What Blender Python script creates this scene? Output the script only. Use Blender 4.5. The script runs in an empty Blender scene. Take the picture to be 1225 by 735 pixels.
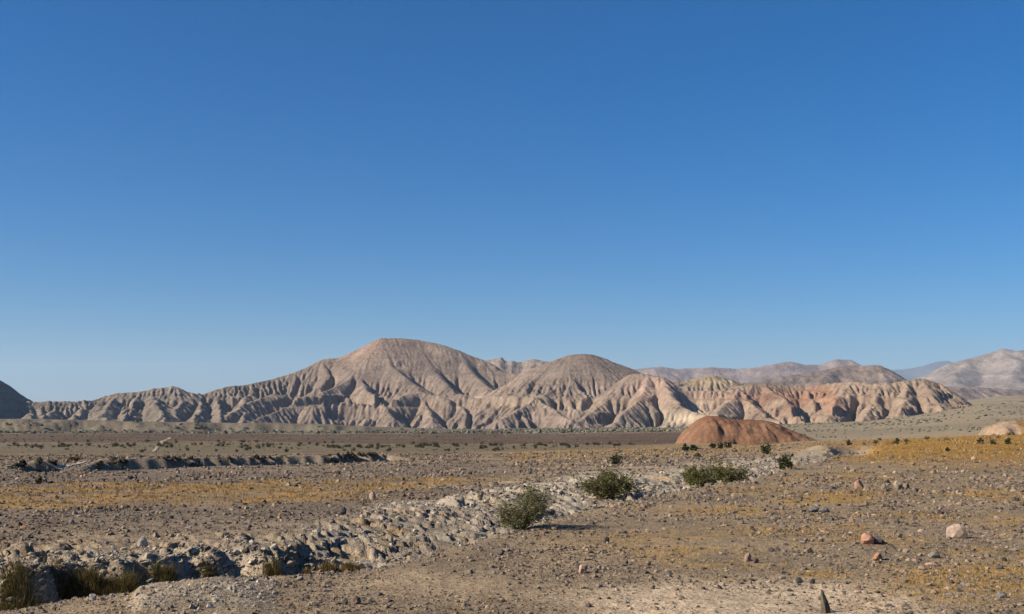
import bpy, math, random
import numpy as np

# ------------------------------------------------------------------ camera, sky, sun, exposure
F = 1313.0            # focal length in photo pixels (photo is 1225 wide)
CX, HY = 612.5, 485.0  # principal column, horizon row
HC = 3.2              # camera height above the near terrace

scene = bpy.context.scene
cam_data = bpy.data.cameras.new("camera")
cam_data.sensor_width = 36.0
cam_data.lens = 36.0 * F / 1225.0
cam_data.shift_y = (HY - 367.5) / 1225.0
cam_data.clip_start = 0.1
cam_data.clip_end = 60000.0
cam = bpy.data.objects.new("camera", cam_data)
cam.location = (0, 0, HC)
cam.rotation_euler = (math.radians(90), 0, 0)
scene.collection.objects.link(cam)
scene.camera = cam

SUN_ELEV = math.radians(29.5)
SUN_AZ = math.radians(252)       # clockwise from +Y (view direction): from the left, a little behind the camera
world = bpy.data.worlds.new("World")
scene.world = world
world.use_nodes = True
wn = world.node_tree
sky = wn.nodes.new("ShaderNodeTexSky")
sky.sky_type = 'NISHITA'
sky.sun_disc = False
sky.sun_elevation = SUN_ELEV
sky.sun_rotation = SUN_AZ
sky.altitude = 2500
sky.air_density = 1.35
sky.dust_density = 0.7
sky.ozone_density = 10.0
bg = wn.nodes["Background"]
bg.inputs["Strength"].default_value = 0.053
hs = wn.nodes.new("ShaderNodeHueSaturation")
hs.inputs["Saturation"].default_value = 1.2
wn.links.new(sky.outputs[0], hs.inputs["Color"])
wn.links.new(hs.outputs[0], bg.inputs["Color"])

sun_data = bpy.data.lights.new("sun", 'SUN')
sun_data.energy = 4.9
sun_data.angle = math.radians(0.53)
sun_data.color = (1.0, 0.90, 0.74)
sun = bpy.data.objects.new("sun", sun_data)
scene.collection.objects.link(sun)
from mathutils import Vector
sdir = Vector((math.sin(SUN_AZ) * math.cos(SUN_ELEV), math.cos(SUN_AZ) * math.cos(SUN_ELEV), math.sin(SUN_ELEV)))
sun.rotation_euler = sdir.to_track_quat('Z', 'Y').to_euler()
sun.location = (-30, -10, 40)

vs = scene.view_settings
vs.view_transform = 'Standard'
vs.look = 'None'
vs.gamma = 1.0
vs.exposure = 0.92
vs.use_curve_mapping = False
scene.cycles.use_denoising = True
scene.cycles.volume_bounces = 0
scene.cycles.max_bounces = 6

COL = scene.collection

# ------------------------------------------------------------------ numpy helpers
def rng(seed):
    return np.random.default_rng(seed)

_perm = rng(11).permutation(4096).astype(np.int64)
_ang = rng(12).uniform(0, 2 * np.pi, 4096)
_gx, _gy = np.cos(_ang), np.sin(_ang)

def perlin(x, y, seed=0):
    x = np.asarray(x, float); y = np.asarray(y, float)
    xi = np.floor(x).astype(np.int64); yi = np.floor(y).astype(np.int64)
    xf = x - xi; yf = y - yi
    u = xf * xf * xf * (xf * (xf * 6 - 15) + 10)
    v = yf * yf * yf * (yf * (yf * 6 - 15) + 10)
    def g(ix, iy, dx, dy):
        h = _perm[(ix + _perm[(iy + seed * 131) & 4095]) & 4095]
        return _gx[h] * dx + _gy[h] * dy
    a = g(xi, yi, xf, yf); b = g(xi + 1, yi, xf - 1, yf)
    c = g(xi, yi + 1, xf, yf - 1); d = g(xi + 1, yi + 1, xf - 1, yf - 1)
    return ((a + u * (b - a)) + v * ((c + u * (d - c)) - (a + u * (b - a)))) * 1.5

def fbm(x, y, octaves=4, seed=0, gain=0.5, lac=2.03):
    s = 0.0; a = 1.0; t = 0.0
    for i in range(octaves):
        s = s + a * perlin(x, y, seed + i * 7)
        t += a; a *= gain; x = x * lac + 3.7; y = y * lac - 1.9
    return s / t

def ridged(x, y, octaves=4, seed=0, gain=0.55):
    s = 0.0; a = 1.0; t = 0.0
    for i in range(octaves):
        s = s + a * (1 - np.abs(perlin(x, y, seed + i * 5)) * 1.6)
        t += a; a *= gain; x = x * 2.1 + 1.3; y = y * 2.1 + 5.1
    return s / t

def worley(x, y, seed=0):
    """distance to nearest cell point, gap to the second, and a random number per cell"""
    xi = np.floor(x).astype(np.int64); yi = np.floor(y).astype(np.int64)
    f1 = np.full(x.shape, 9.0); f2 = np.full(x.shape, 9.0); cid = np.zeros(x.shape)
    for ox in (-1, 0, 1):
        for oy in (-1, 0, 1):
            h = _perm[(xi + ox + _perm[(yi + oy + seed * 131) & 4095]) & 4095]
            px = xi + ox + 0.5 + 0.42 * _gx[h]; py = yi + oy + 0.5 + 0.42 * _gy[h]
            dd = np.hypot(x - px, y - py)
            near = dd < f1
            f2 = np.where(near, f1, np.minimum(f2, dd)); cid = np.where(near, h / 4096.0, cid); f1 = np.where(near, dd, f1)
    return f1, f2 - f1, cid

def sstep(a, b, x):
    t = np.clip((x - a) / (b - a), 0, 1)
    return t * t * (3 - 2 * t)

def mixc(col, c, m):
    m = np.clip(m, 0, 1)[..., None]
    return col * (1 - m) + np.asarray(c) * m

def new_mesh(name, verts, faces, col=None, smooth=True):
    """faces: (n,3) or (n,4) int array"""
    me = bpy.data.meshes.new(name)
    verts = np.ascontiguousarray(verts, dtype=np.float32)
    faces = np.ascontiguousarray(faces, dtype=np.int32)
    k = faces.shape[1]
    me.vertices.add(len(verts)); me.vertices.foreach_set("co", verts.ravel())
    me.loops.add(faces.size); me.loops.foreach_set("vertex_index", faces.ravel())
    me.polygons.add(len(faces))
    me.polygons.foreach_set("loop_start", np.arange(0, faces.size, k, dtype=np.int32))
    me.polygons.foreach_set("use_smooth", np.full(len(faces), smooth, dtype=bool))
    if col is not None:
        at = me.attributes.new("col", 'FLOAT_COLOR', 'POINT')
        c4 = np.ones((len(verts), 4), np.float32); c4[:, :3] = np.clip(col, 0, 1)
        at.data.foreach_set("color", c4.ravel())
    me.update(calc_edges=True)
    return me

def grid_faces(nr, nc, mask=None):
    i = np.arange(nr * nc).reshape(nr, nc)
    f = np.stack([i[:-1, :-1], i[:-1, 1:], i[1:, 1:], i[1:, :-1]], -1)
    if mask is not None:
        m = mask[:-1, :-1] & mask[:-1, 1:] & mask[1:, 1:] & mask[1:, :-1]
        return f[m]
    return f.reshape(-1, 4)

def compact(verts, faces, col):
    used = np.unique(faces)
    mp = np.full(len(verts), -1, np.int64); mp[used] = np.arange(len(used))
    return verts[used], mp[faces], (None if col is None else col[used])

def link(name, me, mat=None, parent=None, kind=None, label=None, cat=None, group=None, loc=None):
    o = bpy.data.objects.new(name, me)
    COL.objects.link(o)
    if mat is not None and me is not None:
        if len(me.materials) == 0:
            me.materials.append(mat)
    if parent is not None: o.parent = parent
    if loc is not None: o.location = loc
    if kind: o["kind"] = kind
    if label: o["label"] = label
    if cat: o["category"] = cat
    if group: o["group"] = group
    return o

# ------------------------------------------------------------------ materials
def mat_attr(name, scales=(0.6, 6.0, 45.0), amps=(0.10, 0.14, 0.16), bump=0.35, bump_scale=30.0, bump_dist=0.03, rough=0.95, coord='Object'):
    m = bpy.data.materials.new(name); m.use_nodes = True
    nt = m.node_tree; N = nt.nodes; L = nt.links
    bs = N["Principled BSDF"]
    bs.inputs["Roughness"].default_value = rough
    bs.inputs["Specular IOR Level"].default_value = 0.15
    at = N.new("ShaderNodeAttribute"); at.attribute_name = "col"
    tc = N.new("ShaderNodeTexCoord")
    last = at.outputs["Color"]
    for s, a in zip(scales, amps):
        nz = N.new("ShaderNodeTexNoise"); nz.inputs["Scale"].default_value = s
        nz.inputs["Detail"].default_value = 4.0
        L.new(tc.outputs[coord], nz.inputs["Vector"])
        mr = N.new("ShaderNodeMapRange")
        mr.inputs["From Min"].default_value = 0.3; mr.inputs["From Max"].default_value = 0.7
        mr.inputs["To Min"].default_value = 1 - a * 1.6; mr.inputs["To Max"].default_value = 1 + a * 1.6
        L.new(nz.outputs["Fac"], mr.inputs["Value"])
        mx = N.new("ShaderNodeMix"); mx.data_type = 'RGBA'; mx.blend_type = 'MULTIPLY'
        mx.inputs["Factor"].default_value = 1.0
        L.new(last, mx.inputs[6]); L.new(mr.outputs[0], mx.inputs[7])
        last = mx.outputs[2]
    L.new(last, bs.inputs["Base Color"])
    if bump > 0:
        nb = N.new("ShaderNodeTexNoise"); nb.inputs["Scale"].default_value = bump_scale; nb.inputs["Detail"].default_value = 6.0
        nb.inputs["Roughness"].default_value = 0.65
        L.new(tc.outputs[coord], nb.inputs["Vector"])
        bp = N.new("ShaderNodeBump"); bp.inputs["Strength"].default_value = bump; bp.inputs["Distance"].default_value = bump_dist
        L.new(nb.outputs["Fac"], bp.inputs["Height"]); L.new(bp.outputs[0], bs.inputs["Normal"])
    return m

def mat_plain(name, c, var=0.2, scale=20.0, rough=0.9, bump=0.3, trans=0.0, c2=None):
    m = bpy.data.materials.new(name); m.use_nodes = True
    nt = m.node_tree; N = nt.nodes; L = nt.links
    bs = N["Principled BSDF"]; bs.inputs["Roughness"].default_value = rough
    bs.inputs["Specular IOR Level"].default_value = 0.2
    tc = N.new("ShaderNodeTexCoord"); nz = N.new("ShaderNodeTexNoise")
    nz.inputs["Scale"].default_value = scale; nz.inputs["Detail"].default_value = 5.0
    L.new(tc.outputs["Object"], nz.inputs["Vector"])
    cr = N.new("ShaderNodeValToRGB")
    c2 = c2 or [min(1, v * (1 + var)) for v in c]
    cr.color_ramp.elements[0].position = 0.3; cr.color_ramp.elements[1].position = 0.7
    cr.color_ramp.elements[0].color = (*[v * (1 - var) for v in c], 1)
    cr.color_ramp.elements[1].color = (*c2, 1)
    L.new(nz.outputs["Fac"], cr.inputs[0])
    oi = N.new("ShaderNodeObjectInfo"); mr = N.new("ShaderNodeMapRange")
    mr.inputs["To Min"].default_value = 0.8; mr.inputs["To Max"].default_value = 1.2
    L.new(oi.outputs["Random"], mr.inputs["Value"])
    mx = N.new("ShaderNodeMix"); mx.data_type = 'RGBA'; mx.blend_type = 'MULTIPLY'; mx.inputs["Factor"].default_value = 1
    L.new(cr.outputs[0], mx.inputs[6]); L.new(mr.outputs[0], mx.inputs[7])
    L.new(mx.outputs[2], bs.inputs["Base Color"])
    if bump > 0:
        bp = N.new("ShaderNodeBump"); bp.inputs["Strength"].default_value = bump; bp.inputs["Distance"].default_value = 0.02
        L.new(nz.outputs["Fac"], bp.inputs["Height"]); L.new(bp.outputs[0], bs.inputs["Normal"])
    return m

M_GROUND = mat_attr("desert_soil", (0.35, 3.0, 18.0), (0.10, 0.15, 0.24), 0.9, 16.0, 0.06)
M_MOUNT = mat_attr("mountain_rock", (0.012, 0.06, 0.25), (0.10, 0.13, 0.12), 0.75, 0.30, 2.0)
M_FAR = mat_attr("far_rock", (0.003, 0.02, 0.08), (0.13, 0.14, 0.12), 0.7, 0.05, 12.0)
M_STONE = mat_attr("loose_stone", (4.0, 25.0), (0.12, 0.15), 0.4, 40.0, 0.01)
M_PLANT = mat_attr("dry_plant", (3.0,), (0.15,), 0.0, rough=0.8)

# ------------------------------------------------------------------ terrain height
def pix(u, y, d):
    return np.array([(u - CX) / F * d, d, HC - (y - HY) / F * d])

TU = np.array([-400, 0, 300, 600, 850, 1000, 1225, 1600], float)
TD = np.array([1, 20, 40, 70, 85, 118, 132, 160, 235, 350, 525, 640, 672, 900, 1250, 2500, 6000, 16000], float)
TZ = np.array([
    [0, 0, -.2, -.7, -1.1, -2.0, -2.4, -3.0, -4.6, -7.4, -10.3, -13.0, -5.4, -8, -20, -28, -30, -60],
    [0, 0, -.2, -.7, -1.1, -2.0, -2.4, -3.0, -4.6, -7.4, -10.3, -13.0, -5.6, -8, -20, -28, -30, -60],
    [0, 0, -.2, -.7, -1.1, -2.0, -2.4, -3.0, -4.6, -7.4, -10.3, -13.0, -7.6, -12, -25, -30, -30, -60],
    [0, 0, -.1, -.5, -.9, -1.8, -2.2, -3.0, -5.0, -7.9, -10.6, -12.6, -12.6, -17, -24, -28, -30, -60],
    [0, 0, 0, -.1, -.5, -1.3, -1.7, -2.3, -5.6, -8.6, -9.7, -11.0, -11.6, -16, -22, -26, -30, -60],
    [0, 0, 0, 0, -.1, -.6, -2.2, -4.2, -7.2, -9.5, -11.0, -11.0, -11, -12.5, -14.5, -20, -30, -60],
    [0, 0, 0, 0.2, 0.2, 0.0, -.6, -3.0, -7.0, -8.2, -7.0, -5.0, -4.5, 0, 9, 25, 20, -60],
    [0, 0, 0, 0.3, 0.3, 0.3, 0.0, -2.0, -5.0, -5.0, -2.0, 1.0, 2, 8, 18, 45, 40, -60]], float)

def table_z(u, d):
    ld = np.log(np.clip(d, 1, 16000)); lk = np.log(TD)
    di = np.clip(np.searchsorted(lk, ld) - 1, 0, len(TD) - 2)
    ft = (ld - lk[di]) / (lk[di + 1] - lk[di])
    ui = np.clip(np.searchsorted(TU, u) - 1, 0, len(TU) - 2)
    fu = np.clip((u - TU[ui]) / (TU[ui + 1] - TU[ui]), 0, 1); fu = fu * fu * (3 - 2 * fu)
    a = TZ[ui, di] * (1 - ft) + TZ[ui, di + 1] * ft
    b = TZ[ui + 1, di] * (1 - ft) + TZ[ui + 1, di + 1] * ft
    return a * (1 - fu) + b * fu

GU = np.array([-400, 0, 165, 230, 330, 420, 480, 560, 590, 650, 700, 760, 830, 900, 985, 1010, 1060, 1300], float)
GD = np.array([17.3, 19.5, 21.3, 23, 23.3, 24, 24.9, 27.8, 29.5, 32.6, 37.2, 40, 45, 50.8, 67.5, 75, 90, 150], float)
GW = np.array([1.6, 1.6, 1.4, 1.2, 1.2, 0.9, 0.7, 0.6, 0.5, 0.5, 0.6, 1.2, 0.9, 0.8, 0.8, 0.6, 0.5, 0.5], float)   # floor width
GB = np.array([0.8, 0.8, 0.8, 0.9, 1.5, 6.0, 8.5, 9.5, 10, 10, 10, 5.5, 6.5, 8, 3, 3, 3, 3], float)              # bank run
GZ = np.array([-1.15, -1.15, -1.15, -1.1, -1.05, -.95, -.9, -.85, -.85, -.85, -.9, -1.0, -.9, -.9, -.7, -.3, 0, 0], float)   # floor level
GL0 = np.array([-.42, -.42, -.4, -.4, -.4, -.4, -.38, -.35, -.35, -.35, -.35, -.35, -.3, -.3, -.3, -.1, 0, 0], float)
GL = np.array([-.42, -.42, -.38, -.32, -.25, -.15, -.08, -.05, -.05, -.05, -.05, -.05, -.05, -.05, -.05, 0, 0, 0], float)
GDN = GD * (HC - GL) / (HC - GL0)
GB = GB + np.where(GB > 2, (GD - GDN) * 0.8, 0)
GD = GDN         # near lip level

def ud(x, y):
    r = np.hypot(x, y)
    d = np.maximum(y, 0.55 * r) + 1e-6
    u = np.clip(CX + F * x / d, -400, 1600)
    return u, d

def gully_s(x, y, u, d):
    dl = np.interp(u, GU, GD)
    left = 1 - sstep(330, 480, u)
    wob = 0.55 * perlin(x / 1.7, y / 1.7, 31) + 0.30 * perlin(x / 0.6, y / 0.6, 32)
    wob = wob * (0.25 + 0.75 * left) * np.clip(d / 25, 0.6, 1.6)
    return d - dl, wob

def height(x, y, fine=True):
    x = np.asarray(x, float); y = np.asarray(y, float)
    u, d = ud(x, y)
    warp = 1 + 0.05 * fbm(x / 60, y / 60, 3, 3) * sstep(90, 200, d) + 0.015 * perlin(x / 9, y / 9, 5) * sstep(90, 160, d)
    flute = 0.035 * (ridged(x / 20, y / 120, 3, 9) - 0.6) * sstep(560, 600, d) * (1 - sstep(760, 900, d))
    z = table_z(u, d * (warp + flute))
    # gentle swells
    z = z + 0.10 * fbm(x / 7, y / 7, 3, 40) * (1 - sstep(100, 200, d)) * sstep(10, 20, d)
    z = z + 0.6 * fbm(x / 45, y / 45, 4, 44) * sstep(90, 300, d)
    # ---- gully in the foreground
    s, wob = gully_s(x, y, u, d)
    w = np.interp(u, GU, GW); b = np.interp(u, GU, GB); zf = np.interp(u, GU, GZ); zl = np.interp(u, GU, GL)
    act = 1 - sstep(1015, 1060, u)
    near = sstep(-5.0, 0.2, s) * zl + 0.10 * np.exp(-((s + 1.2) / 2.2) ** 2) * sstep(380, 560, u)
    s2 = s + wob * 0.6
    drop = sstep(-0.1, 0.6, s2)
    floor = near * (1 - drop) + zf * drop
    s3 = s - 0.8 - w - wob
    rise = np.clip(s3 / b, 0, 1)
    steep = 1 - sstep(1.5, 6.0, b)
    rise = np.where(steep > 0.5, sstep(0, 1, rise), rise ** 0.8)
    ztop = -0.12 + 0.16 * sstep(540, 680, u)
    gz = floor * (1 - rise) + ztop * rise
    fade = 1 - sstep(b + 3, b + 12, s3)
    z = z + gz * act * np.where(s3 > b, fade, 1.0)
    # rocky texture of the far bank
    rough = sstep(0.0, 0.25, s3 / b) * (1 - sstep(b + 1.0, b + 6.0, s3)) * act
    m = rough > 0.01
    if m.any():
        xm, ym, dm = x[m], y[m], np.where(d[m] < 36, 1.0, 1.7)
        p = (xm + 0.55 * ym); q = (ym - 0.35 * xm)
        _, gap, cid = worley(p / (0.55 * dm), q / (1.25 * dm), 51)
        _, gap2, cid2 = worley(p / (0.22 * dm), q / (0.45 * dm), 52)
        blk = 0.17 * (cid - 0.5) * sstep(0.0, 0.12, gap) - 0.07 * (1 - sstep(0, 0.12, gap)) + 0.10 * (cid2 - 0.5)
        mid = 0.55 + 0.9 * sstep(-0.3, 0.4, perlin(xm / 2.6, ym / 2.6, 54))
        zm = z[m] + rough[m] * blk * mid * np.clip(dm, 0.9, 1.3)
        tl = 0.10 * p + 0.25 * perlin(xm / 2.0, ym / 2.0, 57) * 0.3      # tilted crusted beds
        q_ = (zm + tl) / 0.13; fr = q_ - np.floor(q_)
        z[m] = zm + rough[m] * 0.13 * (sstep(0.35, 0.65, fr) - fr) * 0.85
    # ---- pale ledge on the near side, lower left
    lx = sstep(158, 172, u + 10 * perlin(x, y, 61)) * (1 - sstep(280, 345, u)); ly = sstep(16.3, 17.5, d) * (1 - sstep(20.6, 21.6, d + 0.4 * perlin(x / .7, y / .7, 62)))
    z = z + lx * ly * (0.11 + 0.06 * ridged(x / .8, y / .8, 3, 63))
    # ---- wash cut across the plain on the left
    db = 69 + np.clip(u, -300, 460) / 450 * 19 + 1.0 * fbm(x / 11, y / 11, 2, 70) + 0.28 * perlin(x / 1.6, y / 5, 71)
    aw = (1 - 0.95 * np.exp(-((u - 90) / 26) ** 4)) * sstep(-350, -300, u) * (1 - sstep(455, 490, u)) * sstep(20, 45, u + 20 * perlin(x / 6, y / 6, 72))
    t = d - db
    cut = sstep(-10, -6.5, t) * (1 - sstep(-0.1, 0.25, t))
    z = z - 1.5 * cut * aw * (0.85 + 0.3 * perlin(x / 8, 0 * x, 73)) + 0.35 * aw * sstep(0.1, 0.35, t) * (1 - sstep(2, 16, t))
    # ---- small hollow with sandy edge near (1000, 545)
    hx = (u - 1022) / 24; hd = (d - 80) / 9
    z = z - 0.55 * np.exp(-(hx ** 2 + hd ** 2) ** 2) + 0.35 * np.exp(-(((u - 983) / 20) ** 2 + ((d - 80) / 7) ** 2))
    if fine:
        near_w = 1 - sstep(60, 130, d)
        z = z + near_w * (0.030 * fbm(x / 0.9, y / 0.9, 3, 80) + 0.012 * perlin(x / 0.16, y / 0.16, 84))
        z = z + 0.10 * fbm(x / 5, y / 5, 3, 86) * sstep(60, 130, d) * (1 - sstep(600, 900, d))
    return z

# ------------------------------------------------------------------ ground
def ground_colour(x, y):
    u, d = ud(x, y)
    n1 = fbm(x / 6, y / 6, 4, 101); n2 = fbm(x / 1.3, y / 1.3, 3, 105); n3 = fbm(x / 30, y / 14, 4, 109)
    c = np.ones(x.shape + (3,)) * np.array([0.228, 0.168, 0.106])
    c = c * (1 + 0.18 * n1 + 0.20 * n2 + 0.28 * fbm(x / 16, y / 6, 3, 111))[..., None]
    # sandy pale patch nearest the camera
    c = mixc(c, (0.46, 0.35, 0.235), sstep(0.1, 0.55, np.exp(-(((u - 900) / 200) ** 2 + ((d - 17.6) / 2.4) ** 2)) + 0.25 * n1) * 0.95)
    # greyer on left, mid distance
    c = mixc(c, (0.145, 0.112, 0.085), sstep(26, 34, d) * (1 - sstep(560, 700, u)) * (1 - sstep(60, 90, d)) * 0.7)
    # dry yellow grass bands
    lo = np.interp(u, [0, 300, 500, 650], [35.5, 38, 45, 50]); hi = np.interp(u, [0, 300, 500, 650], [50, 53, 53, 54])
    g = sstep(-3.0, 1.0, d - lo + 5 * n1) * (1 - sstep(-1.5, 1.5, d - hi + 4 * n1)) * (1 - sstep(520, 680, u))
    g = g * sstep(-0.45, 0.25, fbm(x / 5, y / 2.5, 3, 113))
    c = mixc(c, (0.33, 0.195, 0.062), g * (0.74 + 0.6 * n2))
    g2 = sstep(930, 1080, u + 60 * n1) * sstep(46, 70, d + 14 * n3) * (1 - sstep(150, 170, d))
    c = mixc(c, (0.275, 0.142, 0.020), g2 * (0.92 + 0.6 * n2))
    g3 = sstep(560, 640, u) * (1 - sstep(900, 1000, u)) * sstep(66, 84, d + 8 * n1) * (1 - sstep(140, 170, d))
    c = mixc(c, (0.26, 0.17, 0.075), g3 * (0.65 + 0.6 * n1))
    g4 = sstep(-0.08, 0.38, n1 + 0.35 * n2) * sstep(520, 1000, u) * (1 - sstep(45, 60, d))
    c = mixc(c, (0.285, 0.172, 0.055), g4 * 0.85)
    g5 = sstep(85, 100, d) * (1 - sstep(130, 150, d)) * (1 - sstep(500, 640, u))
    c = mixc(c, (0.155, 0.105, 0.06), g5 * 0.7)
    # grey green flat with bushes, then the red plain, then grey scrub under the bluff
    c = mixc(c, (0.130, 0.102, 0.062), sstep(112, 128, d + 8 * n3) * (1 - sstep(200, 230, d + 12 * n3)) * (1 - sstep(700, 850, u)) * 0.9)
    redp = sstep(205, 240, d + 14 * n3) * (1 - sstep(500, 560, d + 20 * n3)) * (1 - sstep(880, 960, u))
    c = mixc(c, (0.072, 0.042, 0.026), redp * (0.85 + 0.3 * n3))
    c = mixc(c, (0.15, 0.11, 0.08), sstep(0.22, 0.5, fbm(x / 90, y / 14, 3, 115)) * redp * 0.7)
    bl = sstep(520, 580, d + 20 * n3) * (1 - sstep(1000, 1150, u))
    c = mixc(c, (0.118, 0.094, 0.063), bl * 0.95)
    c = mixc(c, (0.17, 0.14, 0.102), bl * sstep(-0.1, 0.5, perlin(x / 22, y / 60, 117)) * 0.5)
    vr = sstep(860, 980, u) * sstep(140, 230, d)
    c = mixc(c, (0.25, 0.19, 0.116), vr * 0.92)
    c = mixc(c, (0.178, 0.146, 0.092), vr * sstep(-0.2, 0.3, fbm(x / 70, y / 160, 4, 119)) * sstep(400, 600, d) * 0.75)
    # pale caliche rock of the gully banks
    s, wob = gully_s(x, y, u, d)
    b = np.interp(u, GU, GB); w = np.interp(u, GU, GW)
    act = 1 - sstep(1000, 1060, u)
    s3 = s - 0.8 - w - wob
    pale = sstep(-0.3, 0.5, s3) * (1 - sstep(b + 0.5, b + 4.5 + 5 * sstep(540, 680, u), s3 + 2.0 * n1)) * act
    c = mixc(c, (0.27, 0.225, 0.172), pale * (0.60 + 0.9 * n2 + 0.35 * n1))
    c = mixc(c, (0.37, 0.315, 0.245), pale * sstep(520, 640, u) * (0.6 + 0.9 * n2))
    c = mixc(c, (0.25, 0.155, 0.075), pale * sstep(0.12, 0.4, fbm(x / 1.8, y / 1.8, 3, 125)) * 0.6)
    # pale streaks past the bank
    ps = sstep(390, 560, u) * (1 - sstep(980, 1040, u)) * sstep(0, 3, s3 - b + 3) * (1 - sstep(8, 16, s3 - b + 4 * n1))
    c = mixc(c, (0.32, 0.27, 0.21), ps * sstep(-0.1, 0.35, fbm(x / 6, y / 2.0, 3, 127) + 0.1) * 0.8)
    lx = sstep(158, 172, u) * (1 - sstep(290, 345, u)); ly = sstep(16.3, 17.5, d) * (1 - sstep(21, 22, d))
    c = mixc(c, (0.26, 0.215, 0.165), lx * ly * (0.7 + 0.8 * n2))
    # smooth bare pale drift between the two bushes
    c = mixc(c, (0.29, 0.24, 0.185), np.exp(-(((u - 690) / 40) ** 2 + ((d - 38.5) / 3.0) ** 2) ** 2) * 0.85)
    # wash walls
    db = 69 + np.clip(u, -300, 460) / 450 * 19
    c = mixc(c, (0.24, 0.195, 0.145), np.exp(-((d - db) / 3.5) ** 2) * (1 - sstep(460, 500, u)) * 0.6)
    c = mixc(c, (0.34, 0.25, 0.13), np.exp(-(((u - 988) / 16) ** 2 + ((d - 78) / 6) ** 2)) * 0.9)
    return np.clip(c, 0.02, 0.8)

def build_ground():
    uin = np.arange(-70, 1296, 2.2)
    th_in = np.arctan((uin - CX) / F)
    thl = np.concatenate([np.linspace(-np.pi, th_in[0] - 0.35, 26, endpoint=False), np.linspace(th_in[0] - 0.35, th_in[0], 30, endpoint=False)])
    thr = -thl[::-1]
    th = np.concatenate([thl, th_in, thr])
    def geo(a, b, q):
        n = max(2, int(math.log(b / a) / math.log(q))); return np.geomspace(a, b, n, endpoint=False)
    r = np.concatenate([geo(1.2, 13, 1.09), geo(13, 17, 1.006), geo(17, 70, 1.0043), geo(70, 130, 1.006), geo(130, 1400, 1.012), geo(1400, 16000, 1.06), [16000]])
    T, R = np.meshgrid(th, r)
    X = R * np.sin(T); Y = R * np.cos(T)
    Z = height(X, Y)
    C = ground_colour(X, Y)
    me = new_mesh("ground", np.stack([X, Y, Z], -1).reshape(-1, 3), grid_faces(*X.shape)[:, ::-1], C.reshape(-1, 3))
    return link("ground", me, M_GROUND, kind="structure", label="stony desert ground with a dry gully and patches of yellow grass")
build_ground()

def hz(x, y):
    return float(height(np.array([x]), np.array([y]))[0])

def ground_at(u, y, dmin=14, dmax=700):
    """first ground point on the view ray through photo pixel (u, y)"""
    d = np.geomspace(dmin, dmax, 3000)
    x = (u - CX) / F * d
    zr = HC - (y - HY) / F * d
    h = height(x, d)
    k = int(np.argmax(zr <= h))
    return float(x[k]), float(d[k]), float(h[k])

# ------------------------------------------------------------------ mountains
def erode(z, cell, K, iters, fixed, talus=0.95, D=0.04, m=0.5, seed=1, hard=None):
    R = rng(seed)
    nr, nc = z.shape; n = nr * nc
    idx = np.arange(n).reshape(nr, nc)
    offs = [(-1, 0, 1), (1, 0, 1), (0, -1, 1), (0, 1, 1), (-1, -1, 1.414), (-1, 1, 1.414), (1, -1, 1.414), (1, 1, 1.414)]
    for it in range(iters):
        zp = np.pad(z, 1, mode='edge')
        best = np.zeros_like(z); rec = idx.copy(); 
        for dy, dx, w in offs:
            s = (z - zp[1 + dy:1 + dy + nr, 1 + dx:1 + dx + nc]) / (w * cell)
            s = s * (0.95 + 0.1 * R.random(s.shape, dtype=np.float32))
            up = s > best
            best = np.where(up, s, best)
            ii = np.clip(np.arange(nr) + dy, 0, nr - 1)[:, None] * nc + np.clip(np.arange(nc) + dx, 0, nc - 1)[None, :]
            rec = np.where(up, ii, rec)
        rec = rec.ravel(); root = rec == idx.ravel()
        ptr = np.append(np.where(root, n, rec), n)
        val = np.append(np.ones(n), 0.0)
        for _ in range(9):
            add = np.bincount(ptr, weights=val, minlength=n + 1); add[n] = 0
            val = val + add; ptr = ptr[ptr]
        A = val[:n].reshape(nr, nc)
        zr = z.ravel()[rec].reshape(nr, nc)
        k = K if hard is None else K * hard(z)
        dz = np.minimum(k * A ** m * best, 0.75 * (z - zr))
        z = np.where(fixed, z, z - np.maximum(dz, 0))
        # slumping of over-steep slopes and a little creep
        zp = np.pad(z, 1, mode='edge')
        lap = (zp[:-2, 1:-1] + zp[2:, 1:-1] + zp[1:-1, :-2] + zp[1:-1, 2:]) - 4 * z
        over = np.clip(best - talus, 0, 1)
        z = np.where(fixed, z, z + lap * np.clip(D + 0.10 * over, 0, 0.15))
    return z

def streaks(Z, steps, seed, blur=1):
    """noise combed along the fall line: the rills and scree streaks of a bare slope"""
    nr, nc = Z.shape
    zs = Z
    for _ in range(blur):
        zp = np.pad(zs, 1, mode='edge'); zs = (zp[:-2, 1:-1] + zp[2:, 1:-1] + zp[1:-1, :-2] + zp[1:-1, 2:] + 2 * zs) / 6
    gy, gx = np.gradient(zs); L = np.hypot(gx, gy) + 1e-6; gx, gy = gx / L, gy / L
    n = rng(seed).normal(size=Z.shape)
    zp = np.pad(n, 1, mode='wrap'); n = (zp[:-2, 1:-1] + zp[2:, 1:-1] + zp[1:-1, :-2] + zp[1:-1, 2:] + 2 * n) / 6
    I, J = np.meshgrid(np.arange(nr, dtype=float), np.arange(nc, dtype=float), indexing='ij')
    acc = n.copy()
    for sg in (-1, 1):
        pi, pj = I.copy(), J.copy()
        for k in range(steps):
            a = np.clip(np.rint(pi).astype(int), 0, nr - 1); b = np.clip(np.rint(pj).astype(int), 0, nc - 1)
            pi = pi + sg * gy[a, b]; pj = pj + sg * gx[a, b]
            a = np.clip(np.rint(pi).astype(int), 0, nr - 1); b = np.clip(np.rint(pj).astype(int), 0, nc - 1)
            acc += n[a, b] * (1 - k / steps)
    return acc / acc.std()

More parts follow.
